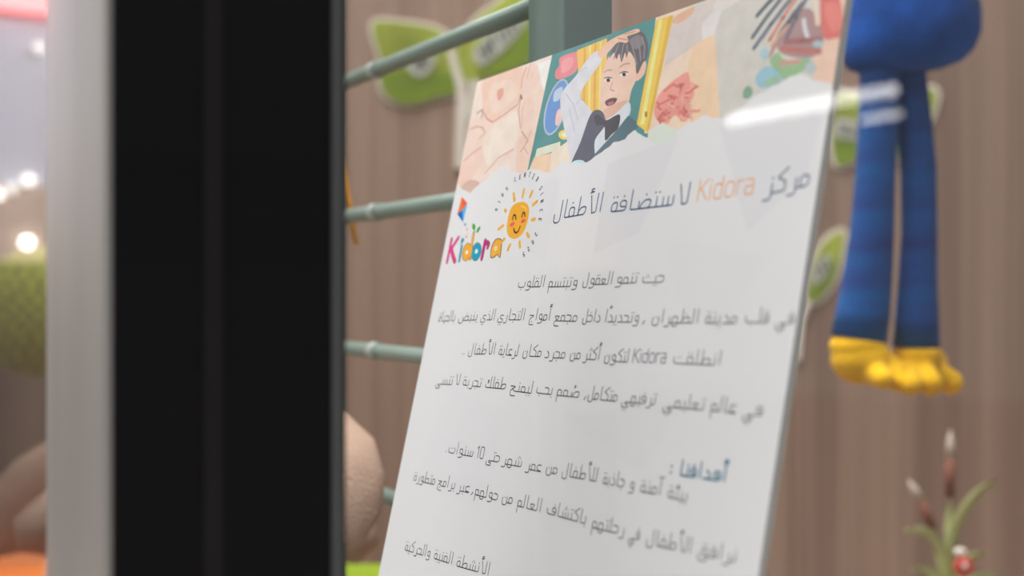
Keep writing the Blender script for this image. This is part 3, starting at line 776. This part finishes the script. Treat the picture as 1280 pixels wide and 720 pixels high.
# ------------------------------------------------------------------ green-grey metal rack
RACK = mat('sage_metal', (110, 134, 122), 0.42, 0.15, 0.4, noise=((6, 6, 6), 0.05, 2))
DR = 0.366
def on_plane(px, py, d):         # pixel -> point on the vertical plane d metres beyond, parallel to the glass
    t = (px - CX) / F; y = d / (0.84925 * t + 0.52799); return at(px, py, y)
cr_ = on_plane(705, 300, DR); ra = cr_.dot(R)
lf = on_plane(660, 300, DR).dot(R); pw = ra - lf
tt = (766 - CX) / F; pd = (tt * cr_.y - cr_.x) / (-N.x + tt * N.y)
far = on_plane(398, 300, DR).dot(R)
rack = thing('metal_rack', fr((far + ra) / 2, DR + pd / 2, PLATZ), 'sage green metal rack with square post and round rails behind the poster', 'rack')
a = MB(); a.box(fr(lf, DR, PLATZ), R * pw, -N * pd, Z * (2.05 - PLATZ), RACK)
o = a.build('post', rack, bevel=0.0012)
a = MB(); a.box(fr(far - 0.02, DR + .003, PLATZ), R * 0.02, -N * 0.02, Z * (2.05 - PLATZ), RACK)
a.build('post', rack, bevel=0.001)
e = [(on_plane(422, y, DR + .012).z) for y in (106, 272, 434)]
zs = [e[0] + (e[0] - e[2]) / 2 * k for k in (1, 0)] + [e[1], e[2], e[2] - (e[0] - e[2]) / 2, e[2] - (e[0] - e[2])]
for z in zs:
    a = MB(); a.tube([fr(far - 0.005, DR + 0.013, z), fr(lf + 0.004, DR + 0.013, z)], 0.0061, mat('sage_metal_lit', (142, 160, 150), 0.4, 0.1, 0.4), 20)  # lighter copy of the rack metal, light from above painted into the rails
    rail = a.build('rail', rack)
    ca = on_plane(470, 100, DR + .013).dot(R)
    a = MB(); a.tube([fr(ca - .006, DR + 0.013, z), fr(ca + .006, DR + 0.013, z)], 0.0073, mat('pale_sleeve', (176, 186, 178), .4), 20)
    tag(a.build('collar', rail), 'pale collar on the rail')

# thin orange stick hooked behind the rails
a = MB()
s0, s1 = on_plane(413, 140, DR + .034), on_plane(438, 268, DR + .034)
dirn = (s1 - s0).normalized()
a.tube([s0 - dirn * .006, s0, s1, s1 + dirn * .03], [0.0036, 0.0034, 0.003, 0.002], mat('orange_paint', (250, 168, 40), .5), 10)
st = a.build('party_stick', loc=s1)
tag(st, 'thin orange stick tucked behind the rack rails beside the mullion', 'stick')
a = MB(); a.tube([s0 + dirn * .012, s0 + dirn * .03], [0.0044, 0.0044], mat('pink_wrap', (190, 60, 90), .5), 10)
tag(a.build('wrap_band', st, loc=s0), 'pink wrapped band')

# ------------------------------------------------------------------ leaf wall decals
WHITE = mat('decal_white', (206, 197, 184), 0.5)
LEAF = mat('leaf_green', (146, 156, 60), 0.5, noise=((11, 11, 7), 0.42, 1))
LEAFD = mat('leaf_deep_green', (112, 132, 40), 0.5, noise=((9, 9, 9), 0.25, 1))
LAB = mat('label_grey', (176, 176, 164), 0.5); TXT = mat('label_ink', (96, 98, 92), 0.6)
def cat_rom(pts, n=6):
    k = len(pts); out = []
    for i in range(k):
        p0, p1_, p2_, p3_ = (Vector(pts[(i + j) % k]) for j in (-1, 0, 1, 2))
        for j in range(n):
            t = j / n
            out.append(0.5 * ((2 * p1_) + (p2_ - p0) * t + (2 * p0 - 5 * p1_ + 4 * p2_ - p3_) * t * t + (-p0 + 3 * p1_ - 3 * p2_ + p3_) * t ** 3))
    return out
def inset(pts, d):
    n = len(pts); out = []
    ar = sum(pts[i].x * pts[(i + 1) % n].y - pts[(i + 1) % n].x * pts[i].y for i in range(n))
    sg = 1 if ar > 0 else -1
    for i in range(n):
        t = pts[(i + 1) % n] - pts[i - 1]
        if t.length < 1e-6: out.append(pts[i]); continue
        t.normalize(); out.append(pts[i] + Vector((-t.y, t.x)) * d * sg)
    return out
def wpt(p, lift): return at(p[0], p[1], WALLY - lift)
def decal(label, loc, leaves, stems, marks):
    t = thing('leaf_decal', wpt(loc, 0), label, 'wall decal')
    bk = MB()
    for lf_ in leaves:
        oln = cat_rom(lf_[0]); bk.slab([wpt(p, .004) for p in inset(oln, -lf_[2])], (0, .004, 0), WHITE)
    bk.build('backing', t)
    sm_ = MB()
    for pts, wd in stems:
        L = [Vector(p) for p in pts]
        lft, rgt = [], []
        for i, p in enumerate(L):
            d = (L[min(i + 1, len(L) - 1)] - L[max(i - 1, 0)]).normalized(); n = Vector((-d.y, d.x)) * wd[i]
            lft.append(p + n); rgt.append(p - n)
        sm_.slab([wpt(p, .0088) for p in lft + rgt[::-1]], (0, .0088, 0), WHITE)
    sm_.build('stem', t)
    for lf_ in leaves:
        a = MB(); oln = cat_rom(lf_[0]); a.slab([wpt(p, .006) for p in oln], (0, .002, 0), LEAF)
        o = a.build('leaf', t)
        if lf_[1]:
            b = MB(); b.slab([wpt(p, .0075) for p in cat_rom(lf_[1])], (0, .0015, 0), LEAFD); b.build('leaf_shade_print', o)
    for k, (pts, bars) in enumerate(marks):
        a = MB(); a.slab([wpt(p, .009) for p in cat_rom(pts)], (0, .0015, 0), LAB)
        o = a.build('name_patch', t); tag(o, 'pale patch with illegible grey lettering')
        b = MB()
        for (x0, y0, x1_, y1_) in bars:
            d = Vector((x1_ - x0, y1_ - y0)).normalized(); n = Vector((-d.y, d.x)) * 2.1
            b.slab([wpt(q, .0096) for q in (Vector((x0, y0)) + n, Vector((x1_, y1_)) + n, Vector((x1_, y1_)) - n, Vector((x0, y0)) - n)], (0, .0006, 0), TXT)
        b.build('patch_lettering', o)
    return t
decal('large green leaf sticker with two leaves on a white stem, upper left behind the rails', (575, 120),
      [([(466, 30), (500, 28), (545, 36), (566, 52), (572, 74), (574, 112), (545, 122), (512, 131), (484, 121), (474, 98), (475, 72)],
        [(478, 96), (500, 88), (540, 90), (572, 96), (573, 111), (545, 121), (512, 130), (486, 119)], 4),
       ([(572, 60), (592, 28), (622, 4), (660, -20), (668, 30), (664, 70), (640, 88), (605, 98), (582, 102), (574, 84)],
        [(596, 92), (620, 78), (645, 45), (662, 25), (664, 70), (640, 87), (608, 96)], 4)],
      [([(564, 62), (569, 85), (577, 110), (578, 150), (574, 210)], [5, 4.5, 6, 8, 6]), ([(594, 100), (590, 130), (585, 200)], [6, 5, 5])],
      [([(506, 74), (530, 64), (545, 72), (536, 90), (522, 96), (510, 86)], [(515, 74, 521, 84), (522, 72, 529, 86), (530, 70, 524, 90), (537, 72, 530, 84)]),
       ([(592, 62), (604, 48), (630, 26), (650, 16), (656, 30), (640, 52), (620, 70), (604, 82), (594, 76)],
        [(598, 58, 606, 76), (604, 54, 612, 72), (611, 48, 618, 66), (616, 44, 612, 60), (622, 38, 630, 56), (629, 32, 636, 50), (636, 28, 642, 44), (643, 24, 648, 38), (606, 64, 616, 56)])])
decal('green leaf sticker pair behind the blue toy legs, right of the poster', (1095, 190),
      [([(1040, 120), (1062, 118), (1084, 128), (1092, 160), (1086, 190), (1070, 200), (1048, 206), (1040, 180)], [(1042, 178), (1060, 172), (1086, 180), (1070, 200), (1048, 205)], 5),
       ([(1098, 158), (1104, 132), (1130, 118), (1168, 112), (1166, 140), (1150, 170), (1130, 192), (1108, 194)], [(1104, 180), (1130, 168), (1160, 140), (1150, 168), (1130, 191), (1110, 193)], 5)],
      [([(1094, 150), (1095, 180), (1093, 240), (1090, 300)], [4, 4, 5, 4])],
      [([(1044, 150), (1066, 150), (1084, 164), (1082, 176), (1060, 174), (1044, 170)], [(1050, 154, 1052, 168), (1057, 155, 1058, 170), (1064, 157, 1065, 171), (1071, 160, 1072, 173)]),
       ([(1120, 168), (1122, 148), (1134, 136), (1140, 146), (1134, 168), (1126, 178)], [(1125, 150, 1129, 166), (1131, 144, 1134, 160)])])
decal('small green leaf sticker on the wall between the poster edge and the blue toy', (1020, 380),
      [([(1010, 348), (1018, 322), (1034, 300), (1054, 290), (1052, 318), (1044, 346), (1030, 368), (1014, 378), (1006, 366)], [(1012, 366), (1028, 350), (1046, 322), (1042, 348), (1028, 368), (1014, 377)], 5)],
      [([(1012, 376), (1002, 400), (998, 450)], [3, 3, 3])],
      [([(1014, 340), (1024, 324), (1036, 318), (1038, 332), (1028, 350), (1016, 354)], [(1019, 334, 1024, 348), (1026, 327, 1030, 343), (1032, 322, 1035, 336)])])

# ------------------------------------------------------------------ blue plush hanging toy (plain, long legs, yellow feet)
TY = 1.06
def plush(name, rgb, k=.18, bands=False):
    m = mat(name, rgb, 0.95, 0, 0.1, noise=((26, 26, 26), k, 4), bump=(420, .5), sheen=.08)
    return m
BLUE = plush('blue_plush', (22, 74, 152), .42); BLUE2 = plush('blue_plush_leg', (30, 72, 140), .30)
nt = BLUE2.node_tree     # violet bands in the leg colour imitate light and reflections on the plush
rp = [n for n in nt.nodes if n.type == 'VALTORGB'][0]
mp = [n for n in nt.nodes if n.type == 'MAPPING'][0]; mp.inputs['Scale'].default_value = (6, 6, 34)
rp.color_ramp.elements[0].color = (*lin((40, 52, 116)), 1); rp.color_ramp.elements[1].color = (*lin((28, 92, 158)), 1)
YEL = plush('yellow_plush', (238, 184, 24), .12)
toy = thing('plush_toy', at(1140, 360, TY), 'blue long-legged plush toy with yellow feet hanging right of the poster', 'toy')
px = TY / F
a = MB()
rings = []
prof = [(88, 1098, 40), (91, 1112, 52), (86, 1122, 72), (76, 1134, 88), (60, 1140, 92), (40, 1141, 90), (15, 1141, 86), (-10, 1141, 80), (-45, 1140, 72), (-85, 1139, 60), (-120, 1138, 44), (-140, 1138, 24), (-150, 1138, 4)]
prof = [(92, 1108, 16), (90, 1112, 40), (85, 1119, 60), (76, 1128, 74), (62, 1134, 82), (42, 1138, 86), (15, 1140, 85), (-10, 1140, 80), (-45, 1140, 72), (-85, 1139, 58), (-120, 1138, 44), (-140, 1138, 24), (-150, 1138, 4)]
for y, x, hw in prof:
    c = at(x, y, TY); rings.append([c + Vector((math.cos(q) * hw * px, math.sin(q) * hw * px * .62, 0)) for q in (2 * math.pi * j / 36 for j in range(36))])
a.grid(rings, BLUE)
a.build('body', toy)
def leg(cols, dy):
    a = MB(); path, rad = [], []
    for y, x, hw in cols: path.append(at(x, y, TY + dy)); rad.append(hw * px)
    a.tube(path, rad, BLUE2, 24, .85, side=(1, 0, 0))
    return a.build('leg', toy)
leg([(70, 1100, 24), (95, 1100, 25), (150, 1098, 24.5), (220, 1094, 24.5), (290, 1090, 27), (340, 1085, 30), (390, 1079, 33), (424, 1073, 34.5)], -.004)
leg([(70, 1137, 19), (95, 1138, 19.5), (150, 1142, 22), (210, 1148, 22), (290, 1149, 22), (350, 1147, 24), (400, 1146, 27), (434, 1145, 28.5)], .006)
def foot(dy, ankle, heel, toes, hw):
    a = MB()
    a.tube([at(ankle[0], ankle[1] - 4, TY + dy), at(ankle[0], ankle[1] + 6, TY + dy), at(ankle[0] + 1, ankle[1] + 22, TY + dy)], [hw * px * .9, hw * px * 1.03, hw * px * .95], YEL, 24, .9, side=(1, 0, 0))
    a.ball(at(heel[0], heel[1], TY + dy), (heel[2] * px, heel[2] * px * .9, heel[3] * px), YEL)
    for (x0, y0, x1_, y1_, r0, r1, dz) in toes:
        p0, p1_ = at(x0, y0, TY + dy), at(x1_, y1_, TY + dy + dz)
        n = 8; L = [p0.lerp(p1_, i / n) for i in range(n + 1)]
        L.append(p1_ + (p1_ - p0).normalized() * r1 * .8 * px)
        a.tube(L, [(r0 + (r1 - r0) * i / n) * px for i in range(n + 1)] + [r1 * .3 * px], YEL, 18, .9, side=(0.3, 0, 1))
        a.ball(p1_, r1 * px, YEL, 16, 10)
    o = a.build('foot', toy)
    m = o.modifiers.new('remesh', 'REMESH'); m.mode = 'VOXEL'; m.voxel_size = .0022; m.use_smooth_shade = True
    m = o.modifiers.new('smooth', 'SMOOTH'); m.iterations = 6; m.factor = .5
    return o
foot(-.004, (1072, 424), (1077, 450, 38, 31), [(1085, 450, 1124, 466, 24, 15, -.01), (1090, 456, 1128, 478, 20, 14, -.025), (1080, 458, 1104, 474, 22, 13, -.035)], 34)
foot(.006, (1146, 436), (1144, 460, 29, 29), [(1150, 458, 1188, 478, 20, 16, 0), (1145, 462, 1162, 479, 21, 16, -.03), (1136, 464, 1138, 481, 19, 14, -.04), (1160, 442, 1172, 452, 16, 13, .012)], 29)
a = MB(); top = at(1138, -148, TY); a.tube([top - Vector((0, 0, .01)), (top.x, top.y, 4.299)], .0012, mat('cord_white', (210, 208, 200), .8), 8)
tag(a.build('hanging_cord', toy), 'thin pale hanging cord')

# ------------------------------------------------------------------ peach plush with floppy ears behind the mullion
PEACH = plush('peach_plush', (190, 160, 141), .10); PEACH2 = plush('pink_plush', (196, 158, 138), .10)
BY = 1.22
bz = PLATZ
ZT = at(236, 712, BY + .10).z
bc = at(236, 640, BY)
bun = thing('plush_dog', (bc.x, bc.y, ZT + .002), 'peach plush dog with long floppy ears sitting half hidden behind the black mullion', 'toy')
q = BY / F
a = MB(); a.ball((bc.x, bc.y + .02, ZT + .002 + .10), (.150, .095, .100), PEACH); a.build('body', bun)
a = MB(); a.ball(at(236, 545, BY) + Vector((0, -.0, 0)), (.095, .085, .085), PEACH); hd = a.build('head', bun)
a = MB(); a.ball(at(236, 562, BY - .085), (.038, .024, .028), PEACH2); a.ball(at(236, 552, BY - .108), (.012, .008, .009), mat('black_nose', (30, 26, 28), .3)); a.build('muzzle', hd)
for sx in (-1, 1):
    a = MB(); a.ball(at(236 + sx * 32, 522, BY - .075), .008, mat('black_eye', (18, 16, 18), .2), 16, 10); a.build('eye', hd)
def ear(pts, Y, wds, name='ear'):
    Ys = Y if isinstance(Y, list) else [Y] * len(pts)
    a = MB(); path = [at(x, y, yy) for (x, y), yy in zip(pts, Ys)]
    a.tube(path, [w_ * yy / F for w_, yy in zip(wds, Ys)], PEACH2 if name == 'x' else PEACH, 24, .45, side=(1, 0, 0))
    return a.build(name, bun)
ear([(330, 500), (372, 505), (408, 528), (432, 560), (443, 600), (444, 640), (438, 668), (430, 680)], [1.10, .93, .85, .81, .79, .785, .78, .78], [18, 26, 32, 38, 39, 33, 20, 5])
ear([(150, 545), (105, 560), (70, 580), (44, 602), (22, 628), (2, 660), (-14, 688), (-22, 698)], BY + .10, [16, 24, 30, 36, 38, 34, 24, 6])
for sx, Y in ((-1, BY - .0),):
    a = MB()
    a.tube([at(236 + sx * 110, 630, Y + .02), at(236 + sx * 165, 642, Y + .01), at(236 + sx * 190, 664, Y), at(236 + sx * 196, 690, Y)], [30 * q, 32 * q, 32 * q, 18 * q], PEACH, 20); a.build('arm', bun)
a = MB(); a.tube([at(340, 630, 1.2), at(392, 640, 1.17), at(428, 658, 1.14), at(440, 682, 1.12), at(436, 700, 1.12)], [.026, .030, .032, .028, .012], PEACH, 20); a.build('arm', bun)
for sx in (-1, 1):
    a = MB(); a.ball((bc.x + sx * .07, bc.y - .09, ZT + .002 + .042), (.045, .075, .042), PEACH); a.build('leg', bun)
# boxes under it
def gift(name, x0, x1_, y0, y1_, ztop, rgb, label):
    a = MB(); a.box((x0, y0, bz), (x1_ - x0, 0, 0), (0, y1_ - y0, 0), (0, 0, ztop - bz), mat(name + '_card', rgb, .55))
    o = a.build('gift_box', loc=((x0 + x1_) / 2, (y0 + y1_) / 2, bz), bevel=.003); tag(o, label, 'box')
    b = MB(); b.box((x0 - .002, y0 - .002, ztop - .03), (x1_ - x0 + .004, 0, 0), (0, y1_ - y0 + .004, 0), (0, 0, .032), mat(name + '_lid', rgb, .45)); b.build('lid', o, bevel=.003)
    return o
ztop = ZT
gift('orange_box', bc.x - .36, bc.x - .005, bc.y - .13, bc.y + .12, ztop, (226, 120, 22), 'orange box at the bottom left under the plush dog')
gift('lime_box', bc.x + .002, bc.x + .21, bc.y - .13, bc.y + .12, ztop, (150, 178, 40), 'lime green box right of the mullion under the plush dog')

# green woven ball hanging at far left
GY = 1.50
def weave():
    m = bpy.data.materials.new('green_weave'); m.use_nodes = True
    nt = m.node_tree; b = nt.nodes['Principled BSDF']; b.inputs['Roughness'].default_value = .8
    tc = nt.nodes.new('ShaderNodeTexCoord'); ck = nt.nodes.new('ShaderNodeTexChecker'); ck.inputs['Scale'].default_value = 90
    ck.inputs['Color1'].default_value = (*lin((186, 188, 58)), 1); ck.inputs['Color2'].default_value = (*lin((128, 138, 42)), 1)
    nt.links.new(tc.outputs['Object'], ck.inputs['Vector']); nt.links.new(ck.outputs[0], b.inputs['Base Color'])
    return m
gc = at(66, 390, GY)
a = MB(); a.ball(gc, (.118, .06, .090), weave(), 32, 18)
gb = a.build('woven_ball', loc=gc)
tag(gb, 'green woven ball hanging at the far left edge', 'ornament')
a = MB(); a.tube([gc + Vector((0, 0, .085)), (gc.x, gc.y, 4.299)], .0012, MATS['cord_white'], 8); a.build('hanging_cord', gb)

# ------------------------------------------------------------------ plant at lower right
PY = 1.30
pc = at(1188, 720, PY)
plant = thing('potted_plant', (pc.x, pc.y, PLATZ), 'green spiky plant with red flower and brown reeds at the lower right', 'plant')
a = MB(); k = 28
prof = [(.03, 0), (.045, .002), (.058, .08), (.064, .17), (.056, .235), (.050, .255), (.046, .255), (.046, .235)]
a.grid([[Vector((pc.x + r * math.cos(2 * math.pi * j / k), pc.y + r * math.sin(2 * math.pi * j / k), PLATZ + z)) for j in range(k)] for r, z in prof], mat('glazed_pot', (196, 188, 178), .35))
a.build('pot', plant)
LG = mat('plant_leaf', (204, 212, 148), .5, noise=((20, 20, 8), .25, 2))
def blade(pts, wd, d0=0.0, d1=0.0):
    a = MB(); L = [Vector(p) for p in pts]; n = 14; cur = []
    for i in range(n + 1):
        t = i / n * (len(L) - 1); j = min(int(t), len(L) - 2); f_ = t - j
        p0, p1_, p2_, p3_ = L[max(j - 1, 0)], L[j], L[j + 1], L[min(j + 2, len(L) - 1)]
        p = 0.5 * ((2 * p1_) + (p2_ - p0) * f_ + (2 * p0 - 5 * p1_ + 4 * p2_ - p3_) * f_ * f_ + (-p0 + 3 * p1_ - 3 * p2_ + p3_) * f_ ** 3)
        cur.append(at(p.x, p.y, PY + d0 + (d1 - d0) * i / n))
    rows = []
    for i, p in enumerate(cur):
        d = (cur[min(i + 1, n)] - cur[max(i - 1, 0)]).normalized(); s_ = d.cross(Vector((0, 1, 0))).normalized()
        h = wd * PY / F * (math.sin(math.pi * min(1, .12 + .88 * i / n)) ** .7 + .03)
        rows.append([p + s_ * h, p + Vector((0, .004, 0)), p - s_ * h, p + Vector((0, .0052, 0))])
    a.grid(rows, LG); return a.build('leaf', plant)
blade([(1186, 745), (1186, 690), (1198, 650), (1222, 616), (1246, 600)], 7, 0, -.02)
blade([(1184, 745), (1180, 700), (1166, 672), (1150, 663), (1132, 664)], 7, 0, -.03)
blade([(1190, 745), (1198, 715), (1212, 698), (1232, 690)], 6, -.01, -.03)
blade([(1184, 745), (1188, 700), (1186, 660), (1188, 628)], 6, .01, .02)
blade([(1180, 748), (1170, 722), (1155, 712), (1140, 714)], 6, 0, -.02)
blade([(1192, 748), (1206, 730), (1230, 720), (1250, 724)], 6, .01, .03)
a = MB()
RED = mat('red_petal', (196, 70, 60), .5)
fc = at(1203, 706, PY - .02)
for i in range(6):
    q_ = i * math.pi / 3; a.ball(fc + Vector((math.cos(q_) * .007, -.003, math.sin(q_) * .006 - .002)), (.006, .004, .006), RED, 12, 8)
a.ball(fc + Vector((0, -.007, 0)), .003, mat('white_stamen', (225, 215, 205), .6), 12, 8)
a.tube([at(1203, 712, PY - .018), at(1192, 750, PY)], .002, LG, 8)
a.ball(at(1200, 690, PY - .018), (.008, .004, .005), mat('white_stamen', (225, 215, 205), .6), 12, 8)
tag(a.build('flower', plant), 'small red flower')
def reed(x0, y0, x1_, y1_, x2, y2, x3, y3, d):
    a = MB(); a.tube([at(x0, y0, PY + d), at(x1_, y1_, PY + d)], .0016, LG, 8)
    a.tube([at(x1_, y1_, PY + d), at(x2, y2, PY + d)], [.0052, .0056], mat('brown_spike', (120, 72, 56), .8), 14)
    a.tube([at(x2, y2, PY + d), at((x2 + x3) / 2, (y2 + y3) / 2, PY + d), at(x3, y3, PY + d)], [.0056, .005, .001], mat('pale_fluff', (182, 166, 154), .9), 14)
    tag(a.build('reed', plant), 'brown reed spike with pale tip')
reed(1187, 745, 1187, 622, 1188, 574, 1188, 538, .03)
reed(1180, 745, 1166, 662, 1151, 626, 1136, 600, .02)

# ------------------------------------------------------------------ the mall outside, seen mirrored in the glass
def mirror(px_, py_):            # ray from the glass outward after reflection: start, direction
    d = Vector(((px_ - CX) / F, 1, -(py_ - CY) / F)); t = DG / -d.dot(N)
    p = d * t + Vector((0, 0, EYE)); return p, d - N * 2 * d.dot(N)
CEILZ = 3.0
def lamp(pxa, pya, pxb, pyb, z, rad, label, power):
    p, d = mirror(pxa, pya); t = (z - p.z) / d.z; A = p + d * t
    p, d = mirror(pxb, pyb); b_ = (A - p).dot(N) / d.dot(N); B = p + d * b_
    B = A + R * (B - A).dot(R)
    c = (A + B) / 2
    o = thing('linear_lamp', (c.x, c.y, z), label, 'ceiling lamp', 'linear mall lamps')
    a = MB(); a.tube([A, B], rad, glow('lamp_tube', (1, 0.98, .95), power), 12); a.build('tube', o)
    a = MB(); dd = (B - A).normalized(); sd = dd.cross(Z)
    a.box(A - dd * .02 - sd * .07 + Z * rad, dd * ((B - A).length + .04), sd * .14, Z * .05, mat('lamp_housing', (215, 215, 215), .4)); a.build('housing', o)
    for e_ in (A.lerp(B, .2), A.lerp(B, .8)):
        a = MB(); a.tube([e_ + Z * (rad + .05), (e_.x, e_.y, 3.4)], .006, MATS['lamp_housing'], 8); a.build('suspension_wire', o)
lamp(912, 151, 1118, 111, 2.60, .036, 'long white linear lamp, the upper streak mirrored over the poster corner', 8)
lamp(1078, 150, 1124, 142, 2.8, .026, 'short white linear lamp, the lower streak mirrored across the toy leg', 4)
a = MB(); a.box(fr(-9, -8, 3.4), R * 14, -N * 8.0, Z * .05, mat('mall_ceiling_white', (200, 200, 205), .9))
# end wall of the corridor, perpendicular to the shop front
EW = -5.0
UP = mat('mall_plaster', (214, 214, 226), .8); LO = mat('mall_dark_shopfront', (84, 72, 64), .6, noise=((2, 2, 2), .2, 2)); MID = mat('mall_beige', (206, 182, 166), .8)
a = MB(); a.box(fr(EW - .1, -3.5, 0), R * .1, -N * 3.6, Z * 1.42, LO)
a.box(fr(EW - .1, -3.5, 1.42), R * .1, -N * 3.6, Z * .32, MID)
a.box(fr(EW - .1, -3.5, 1.74), R * .1, -N * 3.6, Z * 1.66, UP)
tag(a.build('wall_end'), 'corridor end wall across the mall, pale above and dark below', 'wall', kind='structure')
def endpt(px_, py_, off=.0):
    p, d = mirror(px_, py_); t = (EW + off - p.dot(R)) / d.dot(R); return p + d * t
GL = [(15, 235, 1.6), (35, 225, 4), (-3, 243, 4), (33, 303, 11), (48, 60, 2)]
names = ['middle round wall lamp of the row of three mirrored at far left', 'right-hand round wall lamp of the row of three mirrored at far left', 'left-hand round wall lamp of the row of three at the frame edge',
         'brightest round wall lamp, below the row of three', 'faint round wall lamp high above the row of three']
for (x, y, pw_), nm in zip(GL, names):
    c = endpt(x, y, .03)
    o = thing('wall_lamp', c - R * .03, nm, 'wall lamp', 'round mall lamps')
    a = MB(); a.ball(c, .022, glow('bulb_%d' % pw_, (1, .96, .9), pw_ * 0.9), 16, 10); a.build('bulb', o)
    a = MB(); a.tube([c - R * .03, c - R * .012], [.02, .014], MATS['lamp_housing'], 12); a.build('bracket', o)
c0, c1e = endpt(-20, -8, .0), endpt(78, 8, .0)
zc = endpt(20, -2).z
sgn = thing('red_sign', endpt(20, 0), 'red sign band high on the end wall, mirrored at the top left corner', 'sign')
a = MB(); b1, b2 = sorted((-c0.dot(N), -c1e.dot(N)))
REDS = glow('red_sign_lit', (1.0, .05, .06), 2.2)
a.box(fr(EW + .001, b1 - .2, zc - .06), R * .05, -N * (b2 - b1 + .4), Z * .22, REDS); a.build('panel', sgn)
